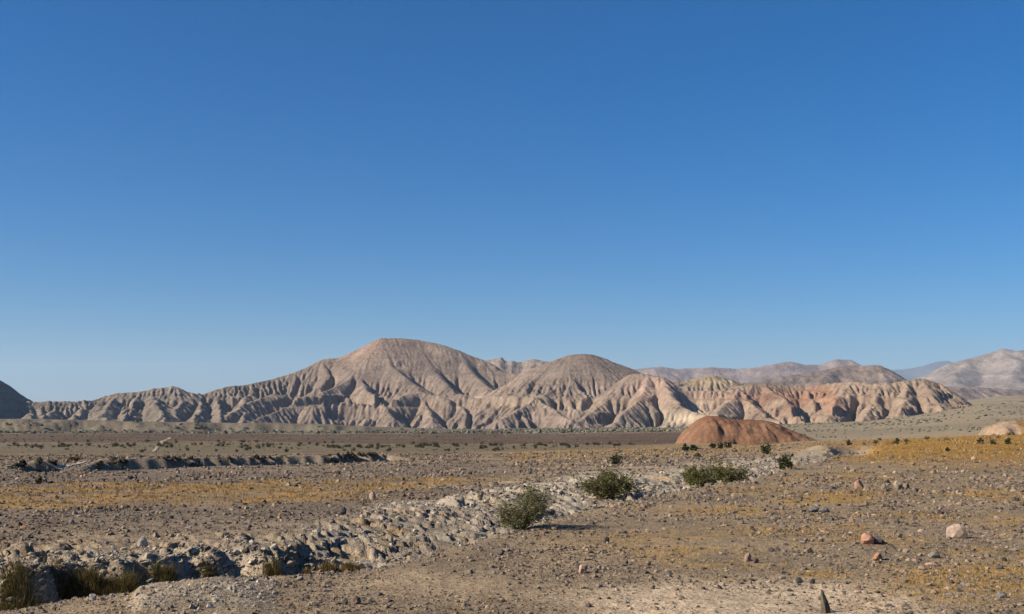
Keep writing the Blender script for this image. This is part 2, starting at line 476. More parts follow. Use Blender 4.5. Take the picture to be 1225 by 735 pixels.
def ridge_surface(X, Y, lines, base):
    """max of slopes falling from 3-D ridge lines; lines: list of (points in (u, y, d), slope)"""
    H = np.full(X.shape, -1e3)
    for pts, slope in lines:
        P = [pix(*p) for p in pts]
        for a, b in zip(P[:-1], P[1:]):
            abx, aby = b[0] - a[0], b[1] - a[1]
            L2 = abx * abx + aby * aby + 1e-9
            t = np.clip(((X - a[0]) * abx + (Y - a[1]) * aby) / L2, 0, 1)
            dist = np.hypot(X - (a[0] + t * abx), Y - (a[1] + t * aby))
            h = a[2] + t * (b[2] - a[2]) - slope * (np.sqrt(dist * dist + 9) - 3)
            H = np.maximum(H, h)
    return np.maximum(H, base)

def fit_skyline(X, Y, Z, sky_u, sky_y, zfoot, lim=1.8):
    """scale heights column by column so the crest seen from the plain follows the real skyline"""
    U = CX + F * X / Y
    E = (Z - HC) / Y
    nb = 400
    edges = np.linspace(U.min(), U.max(), nb + 1)
    b = np.clip(np.digitize(U.ravel(), edges) - 1, 0, nb - 1)
    mx = np.full(nb, -9.0); np.maximum.at(mx, b, E.ravel())
    cu = 0.5 * (edges[1:] + edges[:-1])
    ok = mx > -8
    tgt = (HY - np.interp(cu, sky_u, sky_y)) / F
    arg_d = float(Y.mean())
    cur = mx * arg_d + HC - zfoot; want = tgt * arg_d + HC - zfoot
    ratio = np.where(ok & (cur > 1), want / np.maximum(cur, 1), 1.0)
    ratio = np.clip(ratio, 1 / lim, lim)
    ker = np.array([1, 2, 3, 2, 1.]); ker /= ker.sum()
    ratio = np.convolve(np.pad(ratio, 2, mode='edge'), ker, 'valid')
    rr = np.interp(U, cu, ratio)
    return np.where(Z > zfoot, zfoot + (Z - zfoot) * rr, Z)

def build_main_range():
    cell = 1.3
    xs = np.arange(-640, 690, cell); ys = np.arange(990, 1560, cell)
    X, Y = np.meshgrid(xs, ys)
    base = height(X, Y, fine=False) - 3.0
    S = 0.60
    lines = [
        # low badlands on the left
        ([(36, 482, 1250), (60, 479, 1250), (100, 480, 1260), (120, 478, 1270), (128, 471, 1290), (150, 469, 1290), (180, 466, 1300), (200, 462, 1310), (212, 463, 1310), (228, 470, 1310), (240, 472, 1320), (253, 468, 1330)], 0.62),
        # big mountain
        ([(253, 468, 1330), (300, 459, 1360), (350, 446, 1400), (385, 430, 1430), (405, 428, 1440), (425, 419, 1450), (455, 404, 1460), (480, 404, 1470), (500, 406, 1470), (540, 415, 1460), (575, 428, 1450), (600, 441, 1430), (640, 456, 1400)], S),
        ([(425, 419, 1450), (432, 443, 1390), (402, 462, 1330), (352, 480, 1270), (305, 502, 1210)], 0.72),
        ([(430, 450, 1375), (440, 466, 1310), (455, 480, 1262), (470, 500, 1225)], 0.8),
        ([(385, 430, 1430), (392, 447, 1385), (380, 462, 1350)], 0.75),
        ([(455, 404, 1460), (470, 438, 1390), (500, 462, 1330), (512, 485, 1275), (520, 505, 1225)], 0.62),
        ([(500, 406, 1470), (515, 440, 1400), (540, 465, 1330), (556, 490, 1260), (560, 508, 1220)], 0.62),
        ([(545, 416, 1460), (570, 450, 1380), (596, 478, 1290), (610, 505, 1215)], 0.62),
        ([(330, 470, 1320), (290, 486, 1260), (262, 504, 1200)], 0.7),
        ([(372, 482, 1255), (415, 472, 1280), (450, 479, 1264)], 0.95),
        ([(468, 478, 1278), (505, 468, 1308), (538, 477, 1286)], 0.9),
        ([(552, 470, 1302), (585, 478, 1280), (615, 473, 1300)], 0.9),
        # rounded second mountain
        ([(600, 464, 1300), (640, 441, 1310), (660, 431, 1313), (680, 424, 1315), (705, 422, 1320), (722, 427, 1320), (740, 435, 1320), (770, 450, 1310), (800, 466, 1290)], 0.58),
        ([(660, 466, 1240), (640, 478, 1205), (600, 500, 1150)], 0.75),
        ([(640, 475, 1215), (680, 500, 1140)], 0.75),
        ([(745, 462, 1240), (720, 480, 1190), (690, 506, 1130)], 0.7),
        ([(610, 490, 1190), (650, 488, 1180), (690, 489, 1175)], 0.9),
        # pink shoulder and pale bluff
        ([(738, 462, 1245), (755, 448, 1240), (772, 449, 1235), (790, 458, 1220), (800, 468, 1195)], 0.62),
        ([(775, 452, 1230), (768, 475, 1170), (735, 505, 1100)], 0.7),
        ([(795, 468, 1190), (815, 484, 1140), (845, 497, 1105), (858, 503, 1090)], 0.8),
        # olive dome and rim
        ([(800, 466, 1260), (815, 459, 1262), (835, 450, 1265), (852, 448, 1265), (872, 453, 1262), (890, 460, 1258), (915, 470, 1250)], 0.5),
        ([(795, 469, 1205), (830, 469, 1210), (885, 466, 1200)], 0.75),
        ([(885, 466, 1200), (868, 482, 1150), (850, 505, 1095)], 0.75),
        ([(885, 466, 1200), (905, 485, 1145), (930, 505, 1090)], 0.75),
        # red bowl and right badlands
        ([(885, 461, 1215), (905, 459, 1215), (940, 461, 1215), (962, 463, 1212), (985, 459, 1205), (1005, 458, 1190), (1020, 457, 1175), (1060, 461, 1150)], 0.62),
        ([(915, 461, 1212), (940, 480, 1150), (950, 495, 1110), (972, 505, 1080)], 0.75),
        ([(962, 464, 1210), (975, 485, 1150)], 0.8),
        ([(1020, 457, 1175), (1000, 478, 1130), (990, 500, 1080)], 0.7),
        ([(1050, 463, 1150), (1045, 484, 1105), (1030, 506, 1060)], 0.75),
        ([(1050, 461, 1150), (1070, 458, 1150), (1086, 455, 1150), (1105, 451, 1150), (1124, 457, 1150), (1137, 465, 1150), (1152, 475, 1150), (1170, 491, 1150)], 0.6),
        ([(1105, 452, 1150), (1120, 478, 1085), (1130, 498, 1050)], 0.7),
        ([(1086, 456, 1150), (1082, 480, 1090), (1070, 502, 1045)], 0.72),
    ]
    R0 = rng(5)
    for u0 in (34, 52, 70, 97, 112, 133, 163, 186, 221, 244, 262, 301, 322):
        u0 += R0.uniform(-4, 4)
        yc = float(np.interp(u0, [-150, 33, 100, 128, 200, 240, 300], [476, 484, 485, 477, 470, 477, 470])); dc = float(np.interp(u0, [0, 120, 250, 330], [1245, 1265, 1320, 1370]))
        du = R0.uniform(-18, 14) if u0 > 60 else 2.0
        lines.append(([(u0, yc, dc), (u0 + du * 0.5, yc + 12, dc - 60), (u0 + du, 498, dc - R0.uniform(95, 130)), (u0 + du * 1.3, 510, dc - 165)], R0.uniform(0.65, 0.85)))
    wx = X + 5 * fbm(X / 55, Y / 55, 3, 201); wy = Y + 5 * fbm(X / 55, Y / 55, 3, 205)
    Z = ridge_surface(wx, wy, lines, base)
    foot = Z <= base + 0.01
    U = CX + F * X / Y
    bad = np.clip(sstep(34, 10, Z) if False else 1 - sstep(12, 38, Z), 0, 1)
    Z = Z + np.where(foot, 0, (2.2 * fbm(X / 40, Y / 40, 5, 210, gain=0.6) + 0.7 * perlin(X / 4, Y / 4, 215)) * (0.35 + 0.65 * bad))
    sm = 1 - sstep(330, 420, U) * (1 - sstep(735, 800, U))      # smoother upper slopes on the two big mountains
    def hard(z):
        lower = 1 - sstep(14, 40, z + 6 * wn_)
        band = np.exp(-((z - 9 - 4 * wn_) / 3.0) ** 2)
        return (0.10 + 0.90 * np.maximum(lower, sm)) * (1 - 0.85 * band)
    wn_ = fbm(X / 90, Y / 90, 3, 220)
    fixed = foot
    Z = erode(Z, cell, 0.020, 60, fixed, talus=1.35, D=0.003, hard=hard, seed=3)
    Zb = Z
    for _ in range(2):
        for ax in (0, 1):
            acc = 0
            for k in range(-7, 8): acc = acc + np.roll(Zb, k, ax)
            Zb = acc / 15
    soft = 0.30 * sstep(300, 380, U) * (1 - sstep(880, 960, U)) + 0.12
    Z = np.where(foot, Z, Zb + (Z - Zb) * (1 - soft * sstep(2, 12, Z - base)))
    Zs = Z
    for ax in (0, 1):
        acc = 0
        for k in range(-3, 4): acc = acc + np.roll(Zs, k, ax)
        Zs = acc / 7
    Z = np.where(foot, Z, Z + 0.7 * np.clip(Z - Zs, 0, 1.5))
    cn = fbm(X / 14, Y / 40, 3, 260); cn2 = perlin(X / 5, Y / 30, 262)
    for ua, ub, zlo, zhi, dep in ((388, 462, -14, 13, 9), (940, 978, -20, -8, 4.5), (1020, 1064, -4, 10, 5.0), (786, 862, -20, -8, 4.0), (1112, 1140, 2, 14, 4.0), (150, 176, -12, 6, 6.0), (620, 660, -14, 0, 4.0)):
        uu = U + 7 * cn + 3 * cn2
        hole = sstep(ua, ua + 3, uu) * (1 - sstep(ub - 14, ub, uu)) * sstep(zlo, zlo + 8, Z) * (1 - sstep(zhi - 1.2, zhi + 0.6, Z + 2.5 * cn))
        Z = np.where(foot, Z, np.maximum(Z - dep * hole * (0.8 + 0.5 * cn2), base))
    sky_u = [-150, 0, 33, 60, 80, 100, 120, 128, 150, 160, 180, 200, 212, 228, 240, 253, 270, 300, 325, 350, 375, 385, 405, 425, 445, 455, 480, 500, 525, 540, 555, 575, 590, 600, 612, 650, 670, 685, 705, 720, 740, 755, 770, 790, 815, 850, 880, 890, 905, 940, 960, 985, 1005, 1020, 1060, 1085, 1105, 1125, 1135, 1150, 1165, 1180, 1400]
    sky_y = [476, 480, 481, 479.5, 480.5, 480, 478, 472, 469.5, 470.5, 466, 463, 464, 470, 471.5, 468, 463, 459, 454, 446, 435, 430, 428, 419, 408, 405, 405, 407, 411, 416, 422, 429, 436, 441, 448, 436, 428, 424, 423, 427, 435, 440, 447, 450, 457, 449, 455, 460, 460, 460.5, 463, 460, 458, 457, 460, 455, 452, 458, 464, 474, 485, 494, 500]
    Z = np.where(foot, Z, fit_skyline(X, Y, Z, sky_u, sky_y, -20.0))
    st1 = streaks(Z, 14, 251); st2 = streaks(Z, 34, 252, 3)
    amp_s = (0.22 + 0.40 * (1 - sstep(12, 42, Z))) * sstep(0, 6, Z - base)
    Z = np.where(foot, Z, Z + amp_s * (0.8 * st1 + 0.8 * st2))
    for z0, wid, amp, ua, ub in ((8, 4.5, 9.5, 330, 640), (-10, 4, 8.0, 640, 900), (14, 3.0, 6.0, 800, 1180), (-3, 3.5, 7.5, 880, 1180), (54, 5, 6.0, 400, 620), (-12, 3, 6, 860, 1100)):
        t = (Z - z0 - 3.5 * wn_ - 0.8 * perlin(X / 9, Y / 9, 236)) / wid
        gate = sstep(ua - 20, ua + 20, U) * (1 - sstep(ub - 20, ub + 20, U)) * sstep(-0.15, 0.3, fbm(X / 38, Y / 60, 3, 237 + int(z0)))
        Z = np.where(foot, Z, Z + amp * t * np.exp(-1.2 * t * t) * gate)
    # colour: bedded tan rock, greyer left, pinker and redder to the right
    zz = Z + 3 * wn_ + 1.2 * fbm(X / 18, Y / 18, 3, 230)
    c = np.ones(X.shape + (3,)) * np.array([0.188, 0.142, 0.112])
    c = mixc(c, (0.155, 0.125, 0.098), (1 - sstep(180, 420, U)) * 0.9)
    c = mixc(c, (0.245, 0.182, 0.13), np.exp(-((zz - 4) / 9) ** 2) * sstep(250, 500, U) * 0.8)
    beds = 0.5 + 0.5 * np.sin(zz * 1.15 + 2 * perlin(zz / 6, 0 * zz, 233))
    c = c * (0.96 + 0.08 * beds + sstep(740, 820, U) * 0.22 * (beds - 0.5))[..., None] * (1 + np.clip(0.075 * st2 + 0.05 * st1, -0.25, 0.25))[..., None]
    c = mixc(c, (0.30, 0.195, 0.135), np.exp(-(((U - 420) / 45) ** 2 + ((Z - 85) / 25) ** 2)) * 0.6)
    c = mixc(c, (0.32, 0.215, 0.16), np.exp(-(((U - 780) / 30) ** 2 + ((Z - 22) / 16) ** 2)) * 0.8)
    c = mixc(c, (0.245, 0.176, 0.124), sstep(800, 930, U) * 0.75)
    c = mixc(c, (0.28, 0.215, 0.125), np.exp(-(((U - 850) / 40) ** 2 + ((Z - 32) / 8) ** 2)) * 0.8)
    redn = fbm(X / 45, Y / 45, 3, 240)
    c = mixc(c, (0.19, 0.082, 0.048), np.exp(-(((U - 938) / 62) ** 2 + ((Z - 8) / 13) ** 2)) * sstep(-0.3, 0.2, redn) * 0.75)
    c = mixc(c, (0.27, 0.135, 0.08), np.exp(-(((U - 1010 + (Z + 5) * 1.2) / 16) ** 2)) * sstep(-8, 0, Z) * 0.6)
    c = mixc(c, (0.22, 0.135, 0.095), np.exp(-((zz - 14) / 3.0) ** 2) * sstep(800, 840, U) * (1 - sstep(920, 980, U)) * 0.5)
    c = mixc(c, (0.42, 0.335, 0.24), np.exp(-(((U - 815) / 45) ** 2 + ((Z + 11) / 7) ** 2)) * 0.75)
    c = mixc(c, (0.155, 0.12, 0.10), np.exp(-(((U - 425) / 45) ** 2)) * np.exp(-((zz - 7) / 5) ** 2) * 0.55)  # cliff under the highest summit painted darker, standing in for its shadow
    crest = np.interp(U, sky_u, np.interp(sky_u, [0, 253, 460, 600, 700, 900, 1100, 1400], [1260, 1330, 1470, 1440, 1330, 1230, 1165, 1165]))
    keep = (Z > base + 0.3) & (Y < crest + 70)
    keep |= False
    f = grid_faces(*X.shape, mask=keep)
    v, f, col = compact(np.stack([X, Y, Z], -1).reshape(-1, 3), f, c.reshape(-1, 3))
    me = new_mesh("mountain", v, f, col)
    link("mountain", me, M_MOUNT, kind="structure", label="eroded tan mountain range with two high rounded summits and badland spurs")
build_main_range()

def far_range(name, label, x0, x1, y0, y1, cell, lines, sky, color, zf, K=0.02, iters=40, seed=1, strata=None, rough=6.0, mat=None, skirt=None):
    xs = np.arange(x0, x1, cell); ys = np.arange(y0, y1, cell)
    X, Y = np.meshgrid(xs, ys)
    base = np.full(X.shape, zf)
    s = cell / 1.6
    wx = X + 9 * s * fbm(X / (60 * s), Y / (60 * s), 3, seed + 1); wy = Y + 9 * s * fbm(X / (60 * s), Y / (60 * s), 3, seed + 5)
    Z = ridge_surface(wx, wy, lines, base)
    foot = Z <= base + 0.01
    Z = Z + np.where(foot, 0, rough * fbm(X / (34 * s), Y / (34 * s), 5, seed + 9, gain=0.55))
    Z = erode(Z, cell, K, iters, foot, talus=1.3, D=0.004, seed=seed)
    Z = np.where(foot, Z, Z + 0.45 * s * streaks(Z, 14, seed + 40) * sstep(0, 6 * s, Z - base))
    if sky is not None:
        Z = np.where(foot, Z, fit_skyline(X, Y, Z, sky[0], sky[1], zf, 1.15))
    zz = Z + 2.5 * s * fbm(X / (80 * s), Y / (80 * s), 3, seed + 20)
    c = np.ones(X.shape + (3,)) * np.array(color)
    beds = 0.5 + 0.5 * np.sin(zz * 1.0 / s + 2 * perlin(zz / (5 * s), 0 * zz, seed + 23))
    c = c * (0.88 + 0.24 * beds)[..., None]
    if strata is not None:
        c = strata(c, X, Y, zz)
    f = grid_faces(*X.shape, mask=~foot)
    v, f, col = compact(np.stack([X, Y, Z], -1).reshape(-1, 3), f, c.reshape(-1, 3))
    me = new_mesh(name, v, f, col)
    return link(name, me, mat or M_FAR, kind="structure", label=label)

# shaded dark hill at the left edge
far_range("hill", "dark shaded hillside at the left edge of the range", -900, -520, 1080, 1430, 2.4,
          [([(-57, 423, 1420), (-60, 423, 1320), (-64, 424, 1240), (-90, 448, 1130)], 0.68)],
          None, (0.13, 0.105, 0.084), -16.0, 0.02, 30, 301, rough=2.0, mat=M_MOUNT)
# ridge behind the notch between the two summits
far_range("hill", "rough ridge showing in the notch between the two rounded summits", -150, 220, 1900, 2200, 4.0,
          [([(540, 446, 2050), (590, 434, 2060), (605, 433, 2060), (625, 437, 2060), (640, 434, 2060), (665, 440, 2060), (720, 455, 2060)], 0.7)],
          ([400, 590, 603, 625, 640, 665, 900], [450, 433, 432, 437, 433, 440, 470]), (0.21, 0.17, 0.14), -10.0, 0.03, 40, 311, rough=5.0)
# pinkish hill behind the right badlands
far_range("hill", "pinkish grey layered hill behind the right end of the range", 500, 1420, 2150, 2650, 5.0,
          [([(860, 466, 2380), (900, 459, 2390), (940, 452, 2400), (975, 448, 2410), (1000, 440, 2420), (1035, 437, 2420), (1052, 437, 2420), (1070, 445, 2410), (1085, 455, 2400), (1110, 470, 2380)], 0.5),
           ([(1000, 441, 2420), (985, 462, 2300)], 0.5), ([(1052, 438, 2420), (1065, 462, 2300)], 0.5),
           ([(1095, 468, 2450), (1120, 461, 2480), (1160, 464, 2500), (1225, 468, 2520), (1330, 472, 2520)], 0.35)],
          ([700, 860, 900, 940, 975, 1000, 1018, 1035, 1052, 1070, 1085, 1110, 1160, 1225, 1400], [480, 464, 457, 450, 446, 440, 438, 438, 437, 445, 455, 462, 463, 467, 474]), (0.185, 0.138, 0.112), 8.0, 0.03, 40, 321, rough=10.0)
# lilac layered range further back
far_range("mountain", "hazy lilac layered range on the skyline beyond the rounded summits", 300, 2300, 4500, 5600, 11.0,
          [([(700, 452, 5000), (770, 442, 5000), (790, 440, 5000), (805, 442, 5000), (850, 440, 5000), (880, 442, 5000), (905, 440, 5000), (920, 437, 5000), (945, 433, 5000), (965, 437, 5000), (980, 437, 5000), (1000, 430, 5000), (1018, 431, 5000), (1035, 440, 5000), (1060, 458, 5000)], 0.45)],
          ([500, 700, 770, 790, 805, 850, 880, 905, 920, 945, 965, 980, 1000, 1018, 1035, 1060, 1300], [460, 450, 441, 439.5, 442, 440, 442, 440, 437, 433, 437, 437, 430, 431, 440, 458, 480]), (0.215, 0.162, 0.142), 10.0, 0.03, 40, 331, rough=22.0)
# pale mountain at the right edge
far_range("mountain", "pale hazy mountain rising at the right edge of the skyline", 1250, 3700, 3700, 5400, 13.0,
          [([(1095, 466, 4600), (1110, 448, 4650), (1130, 437, 4700), (1160, 429, 4750), (1190, 421, 4800), (1200, 417, 4800), (1215, 420, 4800), (1260, 412, 4850), (1330, 405, 4900), (1450, 420, 4900)], 0.38),
           ([(1160, 429, 4750), (1150, 455, 4350)], 0.4), ([(1200, 418, 4800), (1215, 455, 4250)], 0.4)],
          ([900, 1095, 1105, 1115, 1130, 1160, 1190, 1200, 1215, 1240, 1330, 1600], [480, 464, 452, 445, 437, 429, 421, 417, 420, 418, 405, 430]), (0.205, 0.165, 0.14), 20.0, 0.03, 40, 341, rough=22.0)
# bluest far ridge
far_range("mountain", "faint blue ridge farthest away in the gap on the skyline", 3500, 8200, 12500, 15000, 45.0,
          [([(980, 462, 13500), (1030, 446, 13500), (1060, 440, 13500), (1090, 441, 13500), (1115, 434, 13500), (1130, 431, 13500), (1160, 440, 13500), (1250, 440, 13500)], 0.35)],
          None, (0.10, 0.10, 0.105), -20.0, 0.02, 25, 351, rough=30.0)

# ------------------------------------------------------------------ red mound and pale mound on the plain
def mound(name, label, u0, u1, d0, depth, prof_u, prof_y, base_y, color_fn, seed, res=0.22):
    x0, x1 = (u0 - CX) / F * d0, (u1 - CX) / F * d0
    xs = np.arange(x0 - 2, x1 + 2, res); ys = np.arange(d0 - depth, d0 + depth, res)
    X, Y = np.meshgrid(xs, ys)
    U = CX + F * X / d0
    zp = HC - (np.interp(U, prof_u, prof_y) - HY) / F * d0
    zb = HC - (base_y - HY) / F * d0
    zp = HC - (np.interp(U + 5 * fbm(X / 3, Y / 3, 3, seed + 11), prof_u, prof_y) - HY) / F * d0
    hgt = np.maximum(zp - zb, 0)
    t = np.clip(np.abs(Y - d0 + 0.8 * fbm(X / 4, Y / 4, 2, seed)) / (depth * 0.98), 0, 1)
    prof = np.clip(1 - t ** 3.0, 0, 1)
    Z = hgt * prof
    Z = Z + (0.35 * (fbm(X / 2.5, Y / 2.5, 4, seed + 1)) - 0.45 * (1 - ridged(X / 1.6, Y / 5, 3, seed + 4))) * np.clip(Z / 1.0, 0, 1) * (1 - 0.9 * sstep(0.85, 1.0, prof))
    Z = np.maximum(Z + 0.07 * streaks(Z, 12, seed + 12, 2) * np.clip(Z / 0.8, 0, 1), 0)
    H = height(X, Y)
    keep = Z > 0.03
    lowz = np.minimum(zb, H)
    Zw = lowz - 0.4 + (Z + 0.4 + zb - lowz) * np.clip(Z / 0.7, 0, 1) ** 0.7 + np.where(Z > 0.7, Z * 0, 0)
    c = color_fn(X, Y, Z)
    me = new_mesh(name, np.stack([X, Y, Zw], -1).reshape(-1, 3), grid_faces(*X.shape), c.reshape(-1, 3))
    return link(name, me, M_GROUND, kind="structure", label=label)

def red_c(X, Y, Z):
    n = fbm(X / 2, Y / 2, 4, 401)
    c = np.ones(X.shape + (3,)) * np.array([0.168, 0.09, 0.054])
    c = c * (1 + 0.35 * n)[..., None]
    c = mixc(c, (0.16, 0.075, 0.04), sstep(3.0, 3.8, Z) * 0.8)
    c = mixc(c, (0.40, 0.25, 0.16), sstep(0.15, 0.5, fbm((X + Z) / 3.0, Y / 3, 3, 405)) * (1 - sstep(1.0, 2.2, Z)) * 0.8)
    return c
mound("hill", "bare rust red mound standing on the plain in front of the range", 808, 994, 170, 10.0,
      [804, 815, 823, 831, 838, 847, 859, 870, 878, 895, 912, 923, 936, 956, 974, 992], [533, 528.5, 517, 507, 501, 498, 498.5, 501, 503, 502.5, 503.5, 506, 512, 520, 527, 532], 531, red_c, 410)
def pale_c(X, Y, Z):
    n = fbm(X / 2, Y / 2, 4, 421)
    c = np.ones(X.shape + (3,)) * np.array([0.26, 0.185, 0.125])
    c = mixc(c, (0.20, 0.115, 0.042), sstep(0.0, 0.35, 1.1 * np.exp(-((X - 64) / 2.2) ** 2) - 0.3 + fbm(X / 3, Y / 3, 2, 423)) * 0.9)
    return c * (1 + 0.2 * n)[..., None]
mound("hill", "small pale pinkish mound with an ochre patch past the right terrace", 1168, 1275, 138, 5.0,
      [1165, 1178, 1190, 1200, 1215, 1230, 1250, 1275], [521, 517, 509, 505, 503, 505, 508, 522], 521, pale_c, 430)

# ------------------------------------------------------------------ tracks
def strip(name, label, pts, width, color, n=60):
    P = np.array([ground_at(*p)[:2] for p in pts])
    t = np.linspace(0, len(P) - 1, n)
    x = np.interp(t, np.arange(len(P)), P[:, 0]); y = np.interp(t, np.arange(len(P)), P[:, 1])
    dx, dy = np.gradient(x), np.gradient(y); L = np.hypot(dx, dy); nx, ny = -dy / L, dx / L
    wob = (1 + 0.25 * perlin(np.arange(n) / 5.0, np.zeros(n), 441)) * y / y.mean()
    V = []
    for k in (-1, -0.5, 0, 0.5, 1):
        xx = x + nx * width / 2 * k * wob; yy = y + ny * width / 2 * k * wob
        V.append(np.stack([xx, yy, height(xx, yy) + 0.05 + 0.03 * (1 - abs(k))], -1))
    V = np.stack(V, 1)
    c = np.ones((n * 5, 3)) * np.array(color)
    me = new_mesh(name, V.reshape(-1, 3), grid_faces(n, 5), c)
    return link(name, me, M_GROUND, kind="structure", label=label)
strip("path", "pale dirt track running across the red plain", [(184, 541), (187, 537), (190, 533), (193, 530), (197, 527), (203, 524)], 0.62, (0.33, 0.26, 0.19))
strip("path", "short pale ramp crossing the dark wash", [(68, 561.5), (80, 559), (92, 556), (100, 553.5), (110, 551)], 0.4, (0.38, 0.32, 0.25), 30)

# ------------------------------------------------------------------ stones
def ico(sub=1):
    import bmesh
    bm = bmesh.new(); bmesh.ops.create_icosphere(bm, subdivisions=sub, radius=1.0)
    v = np.array([p.co[:] for p in bm.verts]); f = np.array([[q.index for q in p.verts] for p in bm.faces]); bm.free()
    return v, f

def rock_shape(seed, sub=1, flat=0.62, cuts=9):
    """an angular stone: a sphere trimmed by random planes, pitted by noise"""
    R = rng(seed); v, f = ico(sub)
    v = v.copy()
    n = R.normal(size=(cuts, 3)); n /= np.linalg.norm(n, axis=1)[:, None]
    off = R.uniform(0.45, 0.85, cuts)
    for k in range(cuts):
        dd = v @ n[k]; over = np.maximum(dd - off[k], 0); v -= over[:, None] * n[k]
    v *= np.array([R.uniform(0.85, 1.3), R.uniform(0.75, 1.1), flat * R.uniform(0.75, 1.25)])
    v += R.normal(scale=0.035, size=v.shape)
    v[:, :2] /= np.abs(v[:, :2]).max()
    return v, f

VAR_S = [rock_shape(500 + i, 1, 0.66) for i in range(14)]       # 42 verts, 80 faces: small
VAR_T = [(v, f) for v, f in [rock_shape(540 + i, 1, 0.7, 6) for i in range(4)]]
PAL = np.array([[0.155, 0.118, 0.088], [0.075, 0.06, 0.05], [0.22, 0.168, 0.12], [0.26, 0.185, 0.125], [0.27, 0.155, 0.098], [0.155, 0.135, 0.115]])
PALW = np.array([0.36, 0.30, 0.20, 0.06, 0.02, 0.06])
PALEPAL = np.array([[0.29, 0.245, 0.19], [0.23, 0.19, 0.145], [0.18, 0.142, 0.105], [0.34, 0.30, 0.245], [0.10, 0.08, 0.062]])

def octa_tiny(seed):
    R = rng(seed)
    v = np.array([[1, 0, 0], [-1, 0, 0], [0, 1, 0], [0, -1, 0], [.1, .1, .75], [.55, .55, .35], [-.5, .6, .4], [-.55, -.5, .35], [.5, -.55, .4]], float)
    v += R.normal(scale=0.13, size=v.shape)
    f = np.array([[0, 5, 4], [5, 2, 4], [2, 6, 4], [6, 1, 4], [1, 7, 4], [7, 3, 4], [3, 8, 4], [8, 0, 4], [0, 2, 5], [2, 1, 6], [1, 3, 7], [3, 0, 8]])
    return v, f
VAR_O = [octa_tiny(600 + i) for i in range(10)]

def scatter_mesh(name, variants, pos, size, yaw, stretch, tilt, cols, sink=0.22):
    V, Fc, Cc = [], [], []; off = 0
    vi = rng(len(pos)).integers(0, len(variants), len(pos))
    for k, (v, f) in enumerate(variants):
        m = vi == k
        if not m.any(): continue
        n = m.sum()
        c, s = np.cos(yaw[m]), np.sin(yaw[m])
        p = v[None] * size[m][:, None, None] * np.stack([np.ones(n), np.ones(n), stretch[m]], -1)[:, None, :]
        ct, st = np.cos(tilt[m]), np.sin(tilt[m])
        px, pz = p[..., 0] * ct[:, None] - p[..., 2] * st[:, None], p[..., 0] * st[:, None] + p[..., 2] * ct[:, None]
        py = p[..., 1]
        q = np.stack([px * c[:, None] - py * s[:, None], px * s[:, None] + py * c[:, None], pz], -1)
        q += pos[m][:, None, :]; q[..., 2] += (size[m] * stretch[m] * (0.45 - sink))[:, None] * 0.6
        V.append(q.reshape(-1, 3)); nv = len(v)
        Fc.append((f[None] + (np.arange(n) * nv)[:, None, None]).reshape(-1, f.shape[1]) + off); off += n * nv
        Cc.append(np.repeat(cols[m], nv, axis=0))
    return new_mesh(name, np.concatenate(V), np.concatenate(Fc), np.concatenate(Cc), smooth=False)

def sample_stones(n, seed, u0, u1, d0, d1, smin_px, alpha=2.3, cap=14):
    R = rng(seed)
    u = R.uniform(u0, u1, n); d = np.exp(R.uniform(math.log(d0), math.log(d1), n))
    x = (u - CX) / F * d; y = d
    spx = smin_px * (1 - R.random(n)) ** (-1 / alpha)
    spx = np.minimum(spx, cap * R.uniform(0.6, 1.0, n) * np.interp(d, [14, 30, 80, 110], [1, 0.9, 0.5, 0.4]))
    return u, d, x, y, spx, R

